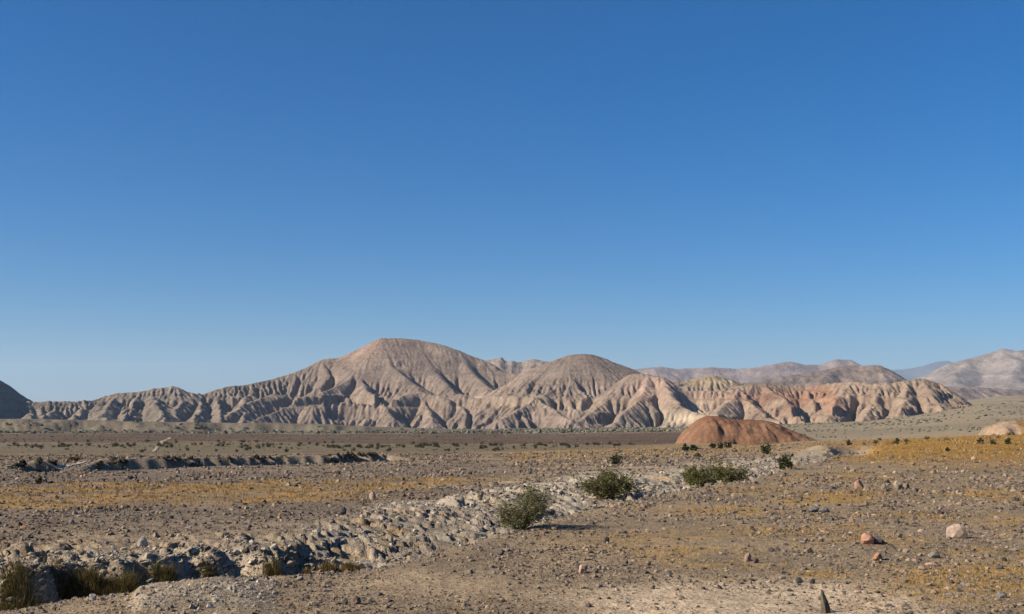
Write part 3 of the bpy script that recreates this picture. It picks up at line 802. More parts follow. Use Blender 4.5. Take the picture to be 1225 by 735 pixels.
STONES = []   # candidates for single stones: (px size, x, y, radius, colour class)
def build_gravel():
    u, d, x, y, spx, R = sample_stones(190000, 701, -60, 1285, 14.0, 110.0, 1.25, 2.1, 11)
    clump = fbm(x / 3.0, y / 3.0, 3, 703) + 0.5 * fbm(x / 12, y / 12, 2, 704)
    keep = R.random(len(u)) < np.clip(0.60 + 1.3 * clump, 0.08, 1)
    # bare sandy patch low down in the middle, and the drift between the bushes
    bare = np.exp(-(((u - 900) / 170) ** 2 + ((d - 17.4) / 2.0) ** 2)) + np.exp(-(((u - 690) / 40) ** 2 + ((d - 38.5) / 3.0) ** 2) ** 2)
    keep &= R.random(len(u)) > bare * 0.92
    nn1 = fbm(x / 6, y / 6, 4, 101)
    lo = np.interp(u, [0, 300, 500, 650], [35.5, 38, 45, 50]); hi = np.interp(u, [0, 300, 500, 650], [50, 53, 53, 54])
    keep &= ~((d > lo - 5 * nn1) & (d < hi - 4 * nn1) & (u < 560) & (R.random(len(u)) < 0.72))
    keep &= ~((d > 50) & (u < 620) & (R.random(len(u)) < 0.35))
    keep &= ~((d > 52) & (u > 950) & (R.random(len(u)) < 0.7))
    keep &= ~((d > 70) & (u > 560) & (R.random(len(u)) < 0.6))
    u, d, x, y, spx = u[keep], d[keep], x[keep], y[keep], spx[keep]
    rad = spx / 2 * d / F
    z = height(x, y)
    s, wob = gully_s(x, y, u, d); b = np.interp(u, GU, GB); w = np.interp(u, GU, GW)
    s3 = s - 0.8 - w - wob
    pale = (s3 > -0.6) & (s3 < b + 3.5) & (u < 1000)
    pale |= (u > 150) & (u < 330) & (d < 21.5)
    ci = R.choice(len(PAL), len(u), p=PALW / PALW.sum())
    col = PAL[ci] * R.uniform(0.8, 1.2, (len(u), 1))
    pi_ = R.choice(len(PALEPAL), len(u), p=[.25, .25, .2, .15, .15])
    col = np.where(pale[:, None], PALEPAL[pi_] * R.uniform(0.85, 1.15, (len(u), 1)), col)
    big = spx > np.sort(spx)[-232]
    vis = (u > 5) & (u < 1220) & (d > 17) & (d < 75)
    for i in np.where(big & vis)[0]:
        STONES.append((spx[i], x[i], y[i], rad[i], (4 if pale[i] else ci[i])))
    m = ~(big & vis)
    pos = np.stack([x, y, z], -1)[m]
    sz = rad[m]; n = len(sz)
    small = spx[m] < 4.5
    a = dict(yaw=R.uniform(0, 6.283, n), stretch=R.uniform(0.7, 1.6, n), tilt=R.normal(scale=0.25, size=n))
    cm = col[m]
    for nm, lab, sel, var in (("gravel", "small grey and brown gravel strewn over the ground", small, VAR_O), ("rubble", "fist sized stones littering the ground and gully banks", ~small, VAR_S)):
        me = scatter_mesh(nm, var, pos[sel], sz[sel], a['yaw'][sel], a['stretch'][sel], a['tilt'][sel], cm[sel])
        link(nm, me, M_STONE, kind="stuff", label=lab, cat="stones")
build_gravel()

def build_bank_blocks():
    """angular pale blocks breaking out of the gully's far bank"""
    u, d, x, y, spx, R = sample_stones(15000, 731, -60, 1000, 19.0, 70.0, 1.8, 2.2, 13)
    s, wob = gully_s(x, y, u, d); b = np.interp(u, GU, GB); w = np.interp(u, GU, GW)
    s3 = s - 0.8 - w - wob
    steep = b < 2
    on = np.where(steep, (s3 > -0.1) & (s3 < b + 2.2), (s3 > 0.0) & (s3 < b * 0.85))
    cl = fbm(x / 2.2, y / 4.0, 3, 733)
    on &= R.random(len(u)) < np.clip(0.45 + 1.3 * cl, 0.05, 1)
    u, d, x, y, spx = u[on], d[on], x[on], y[on], spx[on]
    # extra blocks on the steep wall at the left
    n2 = 3000
    u2 = R.uniform(-40, 430, n2); f2 = R.uniform(-0.25, 1.25, n2)
    d2 = np.interp(u2, GU, GD) + 0.8 + np.interp(u2, GU, GW) + f2 * np.minimum(np.interp(u2, GU, GB), 2.0)
    x2 = (u2 - CX) / F * d2
    for _ in range(3):
        wob2 = gully_s(x2, d2, u2, d2)[1]
        d2 = np.interp(u2, GU, GD) + 0.8 + np.interp(u2, GU, GW) + f2 * np.minimum(np.interp(u2, GU, GB), 2.0) + wob2; x2 = (u2 - CX) / F * d2
    u = np.concatenate([u, u2]); d = np.concatenate([d, d2]); x = np.concatenate([x, x2]); y = d
    spx = np.concatenate([spx, np.minimum(2.4 * (1 - R.random(n2)) ** (-1 / 2.0), 13)])
    rad = spx / 2 * d / F; z = height(x, y)
    pi_ = R.choice(len(PALEPAL), len(u), p=[.3, .27, .2, .13, .10])
    col = PALEPAL[pi_] * R.uniform(0.85, 1.15, (len(u), 1))
    n = len(u)
    me = scatter_mesh("bank_rubble", VAR_S, np.stack([x, y, z], -1), rad, R.uniform(-0.9, 0.1, n) + 0.6, R.uniform(0.5, 1.1, n), R.normal(0.35, 0.3, n), col, sink=0.4)
    link("bank_rubble", me, M_STONE, kind="stuff", label="pale broken rock crumbling along the far bank of the gully", cat="rubble")
build_bank_blocks()

# single stones
MS = [mat_plain("stone_grey_brown", (0.165, 0.135, 0.11)), mat_plain("stone_dark", (0.095, 0.082, 0.075)),
      mat_plain("stone_tan", (0.22, 0.175, 0.135)), mat_plain("stone_pink", (0.27, 0.17, 0.12)), mat_plain("stone_pale", (0.27, 0.228, 0.18))]
ROCK_MESH = {}
def rock_mesh(var, mi):
    key = (var, mi)
    if key not in ROCK_MESH:
        v, f = rock_shape(800 + var, 2, 0.68, 11)
        me = new_mesh("stone", v, f, None, smooth=False); me.materials.append(MS[mi]); ROCK_MESH[key] = me
    return ROCK_MESH[key]
LAB = ["small grey-brown stone lying among gravel on the stony slope", "small dark stone lying among gravel on the stony slope",
       "small tan stone lying among gravel on the stony slope", "small pinkish stone lying among gravel on the stony slope", "small pale block on the bank of the dry gully"]
R1 = rng(811)
for spx, x, y, rad, ci in STONES:
    mi = {0: 0, 1: 1, 2: 2, 3: 3, 4: 4, 5: 0}[int(ci)]
    uu = CX + F * x / y
    place = (" left of the white-flecked bush" if uu < 600 else " between the bushes and the leaning slab" if uu < 980 else " around the largest boulder")
    lab = LAB[mi].replace(" lying among gravel on the stony slope", " on the slope").replace(" on the bank of the dry gully", " on the gully bank") + place
    o = link("stone", rock_mesh(int(R1.integers(0, 10)), mi), None, label=lab, cat="stone", group=lab.replace("small ", "").replace("stone", "stones", 1).replace("block", "blocks", 1))
    st = R1.uniform(0.6, 1.1)
    o.location = (x, y, hz(x, y) + rad * st * 0.22)
    o.rotation_euler = (R1.normal(0, .2), R1.normal(0, .2), R1.uniform(0, 6.28))
    o.scale = (rad, rad, rad * st)

ROCKS = [ # u, y(base), width px, height px, colour, seed, label, yaw
    (1147, 645, 26, 18, (0.40, 0.30, 0.235), 3, "largest pale pink-grey boulder on the right of the slope", 0.2),
    (1040, 652, 17, 14, (0.40, 0.215, 0.145), 5, "salmon pink rock with a dark rock against its right side", 0.5),
    (1053, 652, 15, 10, (0.10, 0.085, 0.08), 8, "dark rock leaning against the salmon pink rock", 1.0),
    (1051, 671, 13, 10, (0.38, 0.20, 0.125), 11, "small orange rock below the salmon pink rock", 1.4),
    (1028, 586, 12, 12, (0.36, 0.215, 0.14), 14, "peach coloured pointed rock near the top of the stony slope", 0.1),
    (1075, 586, 11, 11, (0.38, 0.30, 0.21), 17, "cream pointed rock beside the peach coloured one", 2.0),
    (1085, 585, 8, 7, (0.27, 0.19, 0.13), 18, "brown rock right beside the cream pointed one", 2.4),
    (967, 662, 13, 6, (0.27, 0.205, 0.15), 20, "low tan rock with a thin shadow left of the orange rock", 0.9),
    (1117, 678, 17, 5, (0.36, 0.215, 0.155), 23, "flat pink slab lying below the largest boulder", 0.3),
    (1119, 668, 13, 8, (0.20, 0.195, 0.165), 26, "grey-green rock just above the flat pink slab", 1.2),
    (424, 724, 15, 11, (0.20, 0.135, 0.105), 29, "squat brown rock at the bottom edge below the gully", 0.7),
    (413, 724, 8, 8, (0.09, 0.08, 0.075), 30, "dark stone touching the squat brown rock", 1.7),
    (697, 686, 12, 10, (0.37, 0.245, 0.185), 32, "lone pink rock on the middle of the stony slope", 1.9),
    (1199, 716, 14, 8, (0.19, 0.175, 0.16), 35, "grey rock beside a grass tuft in the lower right corner", 0.4),
    (895, 672, 9, 10, (0.38, 0.25, 0.19), 38, "upright pink stone among dark ones right of middle", 2.2),
    (904, 674, 8, 7, (0.15, 0.12, 0.105), 39, "dark brown stone beside the upright pink one", 0.3),
    (661, 617, 9, 8, (0.10, 0.09, 0.085), 41, "dark rock right of the white-flecked bush", 0.8),
    (168, 655, 15, 13, (0.40, 0.36, 0.31), 44, "tall pale boulder on the rim of the gully at left", 0.6),
    (445, 598, 9, 10, (0.37, 0.26, 0.195), 47, "peach block at the edge of the yellow grass", 1.1),
    (410, 617, 9, 11, (0.09, 0.085, 0.08), 50, "dark upright rock casting a shadow on the pale bank", 1.5),
    (975, 613, 14, 7, (0.17, 0.165, 0.16), 53, "wide blue-grey rock high on the right slope", 0.2),
    (987, 613, 10, 7, (0.15, 0.145, 0.14), 54, "smaller blue-grey rock at the end of a grey pair", 1.2),
    (1027, 706, 8, 6, (0.29, 0.195, 0.145), 56, "pinkish stone near the bottom right of the sandy patch", 0.2),
    (956, 698, 9, 7, (0.085, 0.075, 0.07), 58, "angular black stone above the leaning slab", 0.9),
    (972, 699, 8, 6, (0.13, 0.11, 0.10), 59, "dark brown stone right of the angular black stone", 0.9),
    (110, 719, 9, 8, (0.42, 0.38, 0.33), 61, "white stone on the gully floor at left", 0.9),
    (54, 719, 8, 6, (0.40, 0.36, 0.31), 62, "white stone at the foot of the reeds on the far left", 0.9),
    (1125, 615, 8, 5, (0.10, 0.09, 0.085), 64, "dark flat stone above the largest boulder", 0.9),
    (726, 650, 8, 8, (0.085, 0.075, 0.07), 66, "black upright stone left of the middle of the slope", 0.9),
    (600, 664, 9, 6, (0.14, 0.12, 0.105), 68, "dark flat stone below the white-flecked bush", 0.9),
]
for (u, yb, wpx, hpx, c, sd, lab, yaw) in ROCKS:
    x, y, z = ground_at(u, yb)
    k = y / F
    v, f = rock_shape(900 + sd, 2, 0.9, 12)
    v = v / np.array([np.abs(v[:, 0]).max(), np.abs(v[:, 1]).max(), 1])
    zmin, zmax = v[:, 2].min(), v[:, 2].max()
    v[:, 2] = (v[:, 2] - zmin) / (zmax - zmin)
    v = v * np.array([wpx / 2 * k, wpx / 2 * k * 0.8, hpx * k * 1.25]); v[:, 2] -= hpx * k * 0.25
    me = new_mesh("rock", v, f, None, smooth=False)
    me.materials.append(mat_plain("rock_%d" % sd, [k_ * 0.74 for k_ in c], 0.3, 14.0))
    o = link("rock", me, None, label=lab, cat="rock", loc=(x, y + wpx / 2 * k * 0.5, z))
    o.rotation_euler = (0, 0, (yaw - 1) * 0.35)

# leaning slab standing at the bottom edge
def slab():
    x, y, z = ground_at(988, 734)
    k = y / F
    prof = np.array([(-5, -8), (2, -8), (1.0, 4), (-2.5, 14), (-8.0, 27), (-7.0, 17), (-5.5, 6)]) * k
    th = np.array([3.5, 3, 2.6, 2.0, 0.6, 1.8, 3]) * k
    n = len(prof)
    v = np.concatenate([np.stack([prof[:, 0], -th, prof[:, 1]], -1), np.stack([prof[:, 0] + 1.5 * k, th * 2.2, prof[:, 1]], -1)])
    import bmesh
    bm = bmesh.new(); bv = [bm.verts.new(p) for p in v]
    bm.faces.new(bv[:n]); bm.faces.new(bv[n:][::-1])
    for i in range(n):
        j = (i + 1) % n; bm.faces.new((bv[i], bv[i + n], bv[j + n], bv[j]))
    bmesh.ops.recalc_face_normals(bm, faces=bm.faces); bmesh.ops.triangulate(bm, faces=bm.faces[:])
    bmesh.ops.subdivide_edges(bm, edges=bm.edges[:], cuts=1)
    R = rng(77)
    for p in bm.verts: p.co += Vector(R.normal(scale=0.3 * k, size=3))
    me = bpy.data.meshes.new("stone_slab"); bm.to_mesh(me); bm.free()
    me.materials.append(mat_plain("slab_stone", (0.085, 0.072, 0.05), 0.25, 18.0))
    o = link("stone_slab", me, None, label="thin dark pointed slab of stone standing upright at the bottom edge", cat="stone slab", loc=(x, y, z))
    o.rotation_euler = (0.0, 0.05, -0.85)
slab()

# ------------------------------------------------------------------ dry grass
def blades(base, n_blades, h, spread, R, cols, width):
    """many grass blades as thin triangles. base (n,3)"""
    n = len(base)
    k = n_blades
    a = R.uniform(0, 6.283, (n, k)); rr = R.random((n, k)) * spread[:, None]
    bx = base[:, 0][:, None] + np.cos(a) * rr * 0.5; by = base[:, 1][:, None] + np.sin(a) * rr * 0.5
    hh = h[:, None] * R.uniform(0.5, 1.1, (n, k))
    lean = R.uniform(0.1, 0.75, (n, k)) * hh
    tx = bx + np.cos(a) * lean; ty = by + np.sin(a) * lean
    wa = R.uniform(0, 6.283, (n, k)); wx = np.cos(wa) * width[:, None]; wy = np.sin(wa) * width[:, None]
    z0 = base[:, 2][:, None] + 0 * bx
    V = np.stack([np.stack([bx - wx, by - wy, z0 - 0.01], -1), np.stack([bx + wx, by + wy, z0 - 0.01], -1), np.stack([tx, ty, z0 + hh], -1)], 2)
    Fc = np.arange(n * k * 3).reshape(-1, 3)
    C = np.repeat(cols, k * 3, axis=0)
    return V.reshape(-1, 3), Fc, C

def build_grass():
    R = rng(901)
    n = 60000
    u = R.uniform(-60, 1285, n); d = np.exp(R.uniform(math.log(14.5), math.log(125), n))
    x = (u - CX) / F * d; y = d
    n1 = fbm(x / 6, y / 6, 4, 101); n2 = fbm(x / 1.3, y / 1.3, 3, 105); n3 = fbm(x / 30, y / 14, 4, 109)
    lo = np.interp(u, [0, 300, 500, 650], [35.5, 38, 45, 50]); hi = np.interp(u, [0, 300, 500, 650], [50, 53, 53, 54])
    g = sstep(-3.0, 1.0, d - lo + 5 * n1) * (1 - sstep(-1.5, 1.5, d - hi + 4 * n1)) * (1 - sstep(520, 680, u)) * 0.8
    g2 = sstep(930, 1080, u + 60 * n1) * sstep(46, 70, d + 14 * n3) * 0.8
    g3 = sstep(560, 640, u) * (1 - sstep(900, 1000, u)) * sstep(66, 84, d + 8 * n1) * 0.45
    g4 = sstep(-0.02, 0.40, n1 + 0.35 * n2) * sstep(560, 1150, u) * (1 - sstep(45, 60, d)) * 0.7
    s, wob = gully_s(x, y, u, d); b = np.interp(u, GU, GB)
    g5 = ((s > 0.2) & (s < 2.5) & (u < 640)) * 0.5
    p = np.maximum.reduce([g, g2, g3, g4, g5, np.full(n, 0.012)]) * np.clip(0.5 + 1.4 * n2, 0.05, 1)
    m = R.random(n) < p
    x, y, d = x[m], y[m], d[m]; n = len(x)
    base = np.stack([x, y, height(x, y)], -1)
    px = d / F
    h = np.clip(R.lognormal(math.log(0.10), 0.35, n), 0.04, 0.22) * np.clip(d / 40, 0.8, 1.3)
    cols = np.array([0.29, 0.178, 0.052]) * R.uniform(0.65, 1.2, (n, 1)) * np.stack([np.ones(n), R.uniform(0.9, 1.15, n), R.uniform(0.8, 1.5, n)], -1)
    v, f, c = blades(base, 11, h * 0.85, h * 1.6, R, cols, np.clip(px * 0.28, 0.004, 0.035))
    link("dry_grass", new_mesh("dry_grass", v, f, c, smooth=False), M_PLANT, kind="stuff", label="yellow dry grass tufts growing in drifts over the ground", cat="grass")
build_grass()

# ------------------------------------------------------------------ shrubs
def tube(p0, p1, r0, r1, k=5):
    p0, p1 = np.array(p0), np.array(p1); d = p1 - p0; d = d / (np.linalg.norm(d) + 1e-9)
    a = np.cross(d, [0.3, 0.5, 0.8]); a /= np.linalg.norm(a); b = np.cross(d, a)
    t = np.arange(k) / k * 2 * np.pi
    ring = np.cos(t)[:, None] * a + np.sin(t)[:, None] * b
    v = np.concatenate([p0 + ring * r0, p1 + ring * r1])
    f = np.array([[i, (i + 1) % k, k + (i + 1) % k, k + i] for i in range(k)])
    return v, f

def shrub_meshes(seed, w, h, stems=26, leaves=2600, leaf=0.022, green=(0.060, 0.070, 0.022), pale=0.12, lean=(0, 0), openess=0.5, tilt=0.0):
    """woody desert bush: forked stems fanning out of one root, small leaves gathered along the outer twigs"""
    R = rng(seed)
    SV, SF, off = [], [], 0
    tips = []
    for i in range(stems):
        az = R.uniform(0, 6.283); out = math.sqrt(R.random())
        end = np.array([math.cos(az) * out * w / 2 + lean[0] * w, math.sin(az) * out * w / 2 + lean[1] * w, h * (1 - 0.45 * out ** 2) * R.uniform(0.45, 1.08)])
        end[2] *= 1 + tilt * math.cos(az) * out
        st = np.array([math.cos(az) * 0.05 * w, math.sin(az) * 0.05 * w, -0.04])
        mid = st + (end - st) * 0.5 + np.array([0, 0, 0.06 * h]) + R.normal(scale=0.03 * w, size=3)
        for a, b, ra, rb in ((st, mid, 0.012, 0.009), (mid, end, 0.009, 0.004)):
            v, f = tube(a, b, ra * w / 1.5, rb * w / 1.5, 4); SV.append(v); SF.append(f + off); off += len(v)
        tips.append((mid, end)); tips.append((st + 0.15 * (mid - st) + np.array([math.cos(az), math.sin(az), 0]) * 0.06 * w, mid)); tips.append((np.array([end[0] * 0.9, end[1] * 0.9, 0.02]), np.array([end[0] * 0.75, end[1] * 0.75, end[2] * 0.5])))
        for j in range(4):
            t = R.uniform(0.1, 0.95); p = mid + (end - mid) * t
            q = p + R.normal(scale=0.11 * w, size=3) + np.array([0, 0, 0.07 * h])
            q[2] = max(q[2], 0.03)
            v, f = tube(p, q, 0.005 * w / 1.5, 0.002 * w / 1.5, 3)
            v = np.concatenate([v, v[:0]]); SV.append(v); SF.append(np.concatenate([f, f[:0]]) + off); off += len(v)
            tips.append((p, q))
    n = leaves
    wt = R.gamma(0.9, 1.0, len(tips)) + 0.05; ti = R.choice(len(tips), n, p=wt / wt.sum()); t = R.beta(2.2, 1.3, n)
    A = np.array([a for a, b in tips]); B = np.array([b for a, b in tips])
    P = A[ti] + (B[ti] - A[ti]) * t[:, None] + R.normal(scale=0.028 * w * (0.6 + openess), size=(n, 3))
    P[:, 2] = np.maximum(P[:, 2], 0.02)
    nrm = R.normal(size=(n, 3)); nrm /= np.linalg.norm(nrm, axis=1)[:, None]
    a = np.cross(nrm, [0.1, 0.2, 1.0]); a /= np.linalg.norm(a, axis=1)[:, None]; b = np.cross(nrm, a)
    L = leaf * R.uniform(0.7, 1.5, n)
    V = np.stack([P - a * L[:, None], P + b * L[:, None] * 0.45, P + a * L[:, None], P - b * L[:, None] * 0.45], 1)
    C = np.array(green) * R.uniform(0.6, 1.5, (n, 1)) * np.stack([R.uniform(0.85, 1.3, n), np.ones(n), R.uniform(0.7, 1.4, n)], -1)
    pm = R.random(n) < pale
    C[pm] = np.array([0.30, 0.30, 0.20]) * R.uniform(0.7, 1.3, (pm.sum(), 1))
    C4 = np.repeat(C, 4, axis=0)
    sm = new_mesh("stems", np.concatenate(SV), np.concatenate(SF), np.ones((off, 3)) * np.array([0.13, 0.095, 0.065]))
    fm = new_mesh("foliage", V.reshape(-1, 3), np.arange(4 * n).reshape(-1, 4), C4, smooth=False)
    sm.materials.append(M_PLANT); fm.materials.append(M_LEAF)
    return sm, fm

def leaf_material():
    m = mat_attr("leaf", (5.0,), (0.1,), 0.0, rough=0.6)
    nt = m.node_tree; N = nt.nodes; L = nt.links
    bs = N["Principled BSDF"]; out = N["Material Output"]
    tr = N.new("ShaderNodeBsdfTranslucent"); src = bs.inputs["Base Color"].links[0].from_socket
    L.new(src, tr.inputs["Color"])
    mx = N.new("ShaderNodeMixShader"); mx.inputs[0].default_value = 0.25
    L.new(bs.outputs[0], mx.inputs[1]); L.new(tr.outputs[0], mx.inputs[2]); L.new(mx.outputs[0], out.inputs["Surface"])
    return m
M_LEAF = leaf_material()

def place_shrub(meshes, x, y, z, label, scale=1.0, yaw=0.0, group=None, name="shrub"):
    e = bpy.data.objects.new(name, None); COL.objects.link(e)
    e.empty_display_size = 0.2
    e.location = (x, y, z); e.scale = (scale, scale, scale); e.rotation_euler = (0, 0, yaw)
    e["label"] = label; e["category"] = "shrub"
    if group: e["group"] = group
    a = link("stems", meshes[0], None, parent=e); b = link("foliage", meshes[1], None, parent=e)
    return e

def big_shrub(u, yb, wpx, hpx, label, seed, name="shrub", **kw):
    x, y, z = ground_at(u, yb)
    k = y / F
    ms = shrub_meshes(seed, wpx * k, hpx * k * 1.08, **kw)
    return place_shrub(ms, x, y, z, label, name=name)

big_shrub(728, 597, 70, 30, "dense dark green bush at the gully edge left of the shadowed hollow", 1001, stems=46, leaves=9000, leaf=0.034, green=(0.080, 0.082, 0.022), pale=0.03)
big_shrub(838, 583, 52, 24, "dark green bush on the slope crest, left one of a touching pair", 1002, stems=36, leaves=6000, leaf=0.038, green=(0.078, 0.082, 0.022), pale=0.04)
big_shrub(872, 577, 56, 21, "green bush on the slope crest, right one of a touching pair", 1003, stems=32, leaves=4600, leaf=0.038, green=(0.092, 0.094, 0.026), pale=0.06)
big_shrub(622, 633, 76, 43, "straggling green bush flecked with white at the near lip of the gully", 1004, stems=60, leaves=4800, leaf=0.026, lean=(0.04, 0.0), tilt=0.45, green=(0.080, 0.090, 0.026), pale=0.07, openess=0.9)
big_shrub(638, 613, 44, 26, "thin twiggy bush with a tall spike behind the white-flecked bush", 1014, stems=12, leaves=700, leaf=0.026, green=(0.085, 0.09, 0.035), pale=0.2, openess=1.2)
big_shrub(940, 562, 19, 19, "small dark green bush on the pale ground below the sandy cut", 1005, stems=16, leaves=1400, leaf=0.055, green=(0.055, 0.062, 0.02), pale=0.02)
big_shrub(917, 544, 17, 14, "small dark bush on the brown flat above the lone lower bush", 1006, stems=14, leaves=700, leaf=0.06, green=(0.055, 0.065, 0.022), pale=0.02)
big_shrub(738, 556, 15, 14, "lone olive bush on the tan flat beyond the gully", 1007, stems=16, leaves=700, leaf=0.06, green=(0.08, 0.08, 0.035), pale=0.02)
big_shrub(820, 540, 10, 8, "left bush of two dark bushes below the red mound", 1008, stems=10, leaves=420, leaf=0.08, green=(0.05, 0.055, 0.022), pale=0)
big_shrub(830, 540, 11, 8, "right bush of two dark bushes below the red mound", 1009, stems=10, leaves=420, leaf=0.08, green=(0.055, 0.06, 0.024), pale=0)
big_shrub(853, 537, 11, 8, "left bush of three dark bushes in a row below the red mound", 1010, stems=10, leaves=420, leaf=0.08, green=(0.05, 0.055, 0.022), pale=0)
big_shrub(862, 537, 10, 8, "middle bush of three dark bushes in a row below the red mound", 1011, stems=10, leaves=420, leaf=0.08, green=(0.05, 0.055, 0.022), pale=0)
big_shrub(871, 536, 11, 9, "right bush of three dark bushes in a row below the red mound", 1012, stems=10, leaves=420, leaf=0.08, green=(0.055, 0.06, 0.022), pale=0)
big_shrub(834, 547, 10, 5, "low faded bush on the tan flat under the two dark bushes", 1013, stems=10, leaves=300, leaf=0.07, green=(0.10, 0.085, 0.04), pale=0)
big_shrub(28, 557, 9, 7, "round dark bush at the left end of the wash", 1015, stems=10, leaves=420, leaf=0.07, green=(0.035, 0.035, 0.02), pale=0)
big_shrub(47, 579, 8, 8, "small black bush on the upper edge of the yellow grass", 1016, stems=10, leaves=420, leaf=0.05, green=(0.025, 0.028, 0.016), pale=0)
big_shrub(88, 552, 14, 6, "low yellow-green bush above the pale ramp", 1017, stems=10, leaves=420, leaf=0.07, green=(0.12, 0.10, 0.03), pale=0)
big_shrub(1016, 533, 6, 6, "dark dot of a bush left of the pale stones on the terrace", 1018, stems=8, leaves=260, leaf=0.08, green=(0.045, 0.05, 0.02), pale=0)
big_shrub(1074, 530, 6, 5, "dark dot of a bush at the terrace edge beside pale scraps", 1019, stems=8, leaves=260, leaf=0.08, green=(0.045, 0.05, 0.02), pale=0)
big_shrub(1207, 532, 9, 7, "rightmost dark green bush on the orange terrace", 1020, stems=8, leaves=300, leaf=0.08, green=(0.055, 0.062, 0.02), pale=0)
big_shrub(1187, 532, 9, 5, "low olive bush left of the rightmost terrace bush", 1021, stems=8, leaves=300, leaf=0.08, green=(0.085, 0.085, 0.035), pale=0)
big_shrub(1173, 531, 7, 6, "thin dark bush on the terrace under the pale mound's left end", 1022, stems=8, leaves=220, leaf=0.08, green=(0.06, 0.062, 0.025), pale=0)
big_shrub(1133, 540, 6, 4, "tiny dark bush in the middle of the orange grass", 1023, stems=8, leaves=220, leaf=0.07, green=(0.05, 0.05, 0.02), pale=0)

# reedy clumps on the gully floor
def reeds(u, yb, wpx, hpx, label, seed, n=420, green=(0.075, 0.075, 0.024)):
    x, y, z = ground_at(u, yb)
    k = y / F; R = rng(seed)
    bx = R.normal(scale=wpx * k / 3.4, size=n); by = R.normal(scale=wpx * k / 7, size=n)
    zz = height(x + bx, y + by) - z
    cols = np.array(green) * R.uniform(0.6, 1.5, (n, 1)); dm = R.random(n) < 0.35
    cols[dm] = np.array([0.20, 0.12, 0.045]) * R.uniform(0.6, 1.2, (dm.sum(), 1))
    v, f, c = blades(np.stack([bx, by, zz], -1), 3, np.full(n, hpx * k * 0.66), np.full(n, 0.05), R, cols, np.full(n, 0.008))
    link("reed_clump", new_mesh("reed_clump", v, f, c, smooth=False), M_LEAF, label=label, cat="reeds", loc=(x, y, z))
reeds(20, 722, 46, 38, "dark reedy clump in the gully at the left edge", 1101, 420)
reeds(88, 716, 44, 34, "reddish reedy clump in the gully beside the left edge clump", 1102, 420, (0.08, 0.06, 0.025))
reeds(112, 709, 40, 38, "tallest green reedy clump in the gully shadow", 1103, 420)
reeds(148, 706, 40, 32, "reedy clump ending at the pale ledge in the gully", 1104, 420)
reeds(200, 690, 30, 24, "small green reedy clump under the ochre stained bank", 1105, 260, (0.085, 0.085, 0.028))
reeds(248, 688, 26, 12, "low olive clump in the gully bend", 1106, 200, (0.09, 0.085, 0.03))
reeds(328, 689, 26, 22, "dark green clump against the pale bank", 1107, 260)
reeds(366, 686, 20, 10, "low tawny clump at the gully edge, left of two others", 1108, 160, (0.15, 0.10, 0.035))
reeds(395, 684, 22, 17, "olive tuft at the gully edge between tawny ones", 1109, 200, (0.11, 0.085, 0.03))
reeds(418, 681, 22, 14, "tawny tuft at the right end of the gully row", 1110, 200, (0.14, 0.095, 0.035))

# distant bushes on the plain
FARB = [shrub_meshes(1200 + i, 2.0, 1.35, stems=14, leaves=420, leaf=0.11, green=(0.050, 0.055, 0.030), pale=0.0) for i in range(4)]
def far_bushes():
    R = rng(1250)
    spots = []
    for i in range(2200):
        u = R.uniform(-20, 760); d = R.uniform(125, 232)
        cl = perlin(u / 22.0, d / 30.0, 1255) + (0.35 if 150 < d < 200 else -0.1)
        if R.random() < cl: spots.append((u, d, R.uniform(0.35, 0.95)))
    spots = spots[:270]
    for u, d, s in spots:
        x = (u - CX) / F * d; z = hz(x, d)
        where = "left of the pale dirt track" if u < 190 - (d - 130) * 0.02 else "below the low badlands" if u < 330 else "below the highest summit" if u < 600 else "below the rounded second summit"
        place_shrub(FARB[int(R.integers(0, 4))], x, d, z - 0.03, "small dark bush on the middle plain " + where, s * (0.42 if d < 160 else 0.58), R.uniform(0, 6.28), "bushes on the middle plain " + where)
    n = 0
    for i in range(60):
        u = R.uniform(990, 1220); d = R.uniform(90, 122); x = (u - CX) / F * d
        if n >= 14: break
        n += 1
        place_shrub(FARB[int(R.integers(0, 4))], x, d, hz(x, d) - 0.02, "tiny dark bush dotted on the orange grass terrace", R.uniform(0.15, 0.3), R.uniform(0, 6.28), "tiny bushes on the terrace")
far_bushes()

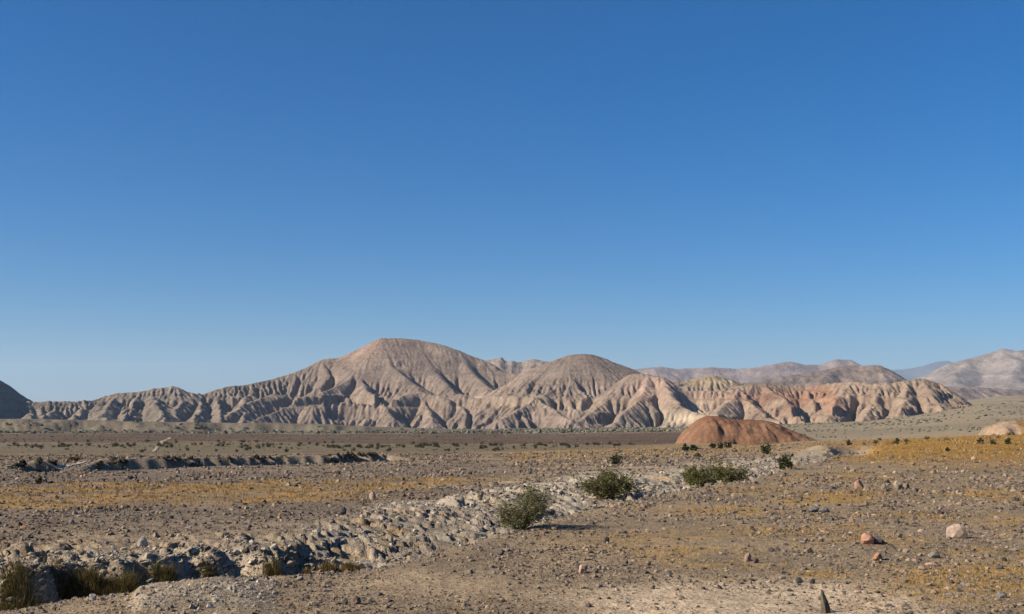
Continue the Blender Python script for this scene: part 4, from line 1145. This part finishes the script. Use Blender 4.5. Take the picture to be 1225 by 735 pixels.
def scrub_mass(name, label, pts, size, cols, seed):
    """far scrub that reads as one mass: every bush a little faceted clump"""
    R = rng(seed); n = len(pts)
    V = [(v * np.array([1, 1, 1.25]), f) for v, f in VAR_O]
    me = scatter_mesh(name, V, pts, size, R.uniform(0, 6.28, n), R.uniform(0.6, 1.1, n), R.normal(scale=.1, size=n), cols, sink=0.2)
    link(name, me, M_PLANT, kind="stuff", label=label, cat="scrub")
def build_scrub():
    R = rng(1350)
    n = 2600
    u = R.uniform(900, 1280, n); d = np.exp(R.uniform(math.log(230), math.log(1150), n)); x = (u - CX) / F * d
    keep = R.random(n) < np.clip(0.25 + 1.3 * fbm(x / 60, d / 130, 3, 1351) + 0.3 * sstep(450, 650, d), 0.02, 1)
    x, d = x[keep], d[keep]; n = len(x)
    c = np.array([0.125, 0.118, 0.078]) * R.uniform(0.5, 1.3, (n, 1))
    scrub_mass("scrub", "grey-green scrub filling the valley floor on the right", np.stack([x, d, height(x, d) - 0.1], -1), R.uniform(0.4, 1.2, n) * np.clip(d / 600, 0.6, 1.4), c, 1352)
    n = 1500
    u = R.uniform(600, 860, n); d = np.exp(R.uniform(math.log(560), math.log(1080), n)); x = (u - CX) / F * d
    c = np.array([0.12, 0.112, 0.075]) * R.uniform(0.45, 1.35, (n, 1))
    scrub_mass("scrub", "strip of pale grey-green scrub along the foot of the rounded summit", np.stack([x, d, height(x, d) - 0.1], -1), R.uniform(0.5, 1.8, n), c, 1353)
    n = 1700
    u = R.uniform(-60, 620, n); d = R.uniform(535, 660, n); x = (u - CX) / F * d
    keep = R.random(n) < np.clip(0.5 + 1.0 * fbm(x / 30, d / 60, 3, 1355), 0.1, 1)
    x, d = x[keep], d[keep]; n = len(x)
    c = np.array([0.085, 0.085, 0.058]) * R.uniform(0.5, 1.5, (n, 1))
    scrub_mass("scrub", "dark scrub along the foot of the low bluff on the left", np.stack([x, d, height(x, d) - 0.1], -1), R.uniform(0.5, 1.7, n), c, 1356)
build_scrub()

def build_plain_tufts():
    R = rng(1370); n = 7000
    u = R.uniform(-50, 1000, n); d = np.exp(R.uniform(math.log(100), math.log(540), n)); x = (u - CX) / F * d
    keep = (R.random(n) < np.clip(0.45 + 1.2 * fbm(x / 14, d / 26, 3, 1371), 0.05, 1)) & ~((u > 800) & (d > 150))
    x, d = x[keep], d[keep]; n = len(x)
    c = np.array([0.085, 0.075, 0.042]) * R.uniform(0.5, 1.8, (n, 1))
    scrub_mass("scrub", "fine low tufts sprinkled over the brown middle plain", np.stack([x, d, height(x, d) - 0.03], -1), R.uniform(0.5, 1.3, n) * d / F * 1.2, c, 1372)
    # dark scrub added on the wash floor and wall to deepen its shade
    n = 1500
    u = R.uniform(10, 455, n); x0 = (u - CX) / F
    db = 69 + u / 450 * 19; d = db + R.uniform(-3.0, 0.6, n); x = x0 * d
    keep = (np.abs(u - 90) > 24) & (R.random(n) < np.clip(0.5 + 1.5 * perlin(x / 3, d / 9, 1375), 0, 1)); x, d = x[keep], d[keep]; n = len(x)
    c = np.array([0.035, 0.032, 0.02]) * R.uniform(0.5, 1.6, (n, 1))
    scrub_mass("scrub", "dark brush added along the wash wall on the left to deepen its shade", np.stack([x, d, height(x, d) - 0.03], -1), R.uniform(0.10, 0.34, n), c, 1376)
build_plain_tufts()

# ------------------------------------------------------------------ haze
def haze():
    x0, x1, y0, y1, z0, z1 = -9000, 12000, -500, 17000, -75, 640
    v = np.array([[x0, y0, z0], [x1, y0, z0], [x1, y1, z0], [x0, y1, z0], [x0, y0, z1], [x1, y0, z1], [x1, y1, z1], [x0, y1, z1]], float)
    f = np.array([[0, 3, 2, 1], [4, 5, 6, 7], [0, 1, 5, 4], [1, 2, 6, 5], [2, 3, 7, 6], [3, 0, 4, 7]])
    me = new_mesh("haze", v, f, None, smooth=False)
    m = bpy.data.materials.new("haze"); m.use_nodes = True
    nt = m.node_tree; nt.nodes.remove(nt.nodes["Principled BSDF"])
    pv = nt.nodes.new("ShaderNodeVolumePrincipled")
    pv.inputs["Color"].default_value = (0.58, 0.76, 1.0, 1)
    pv.inputs["Density"].default_value = 5.6e-5
    pv.inputs["Anisotropy"].default_value = 0.1
    nt.links.new(pv.outputs[0], nt.nodes["Material Output"].inputs["Volume"])
    me.materials.append(m)
    link("haze", me, None, kind="stuff", label="thin blue-grey haze over the far ranges")
haze()
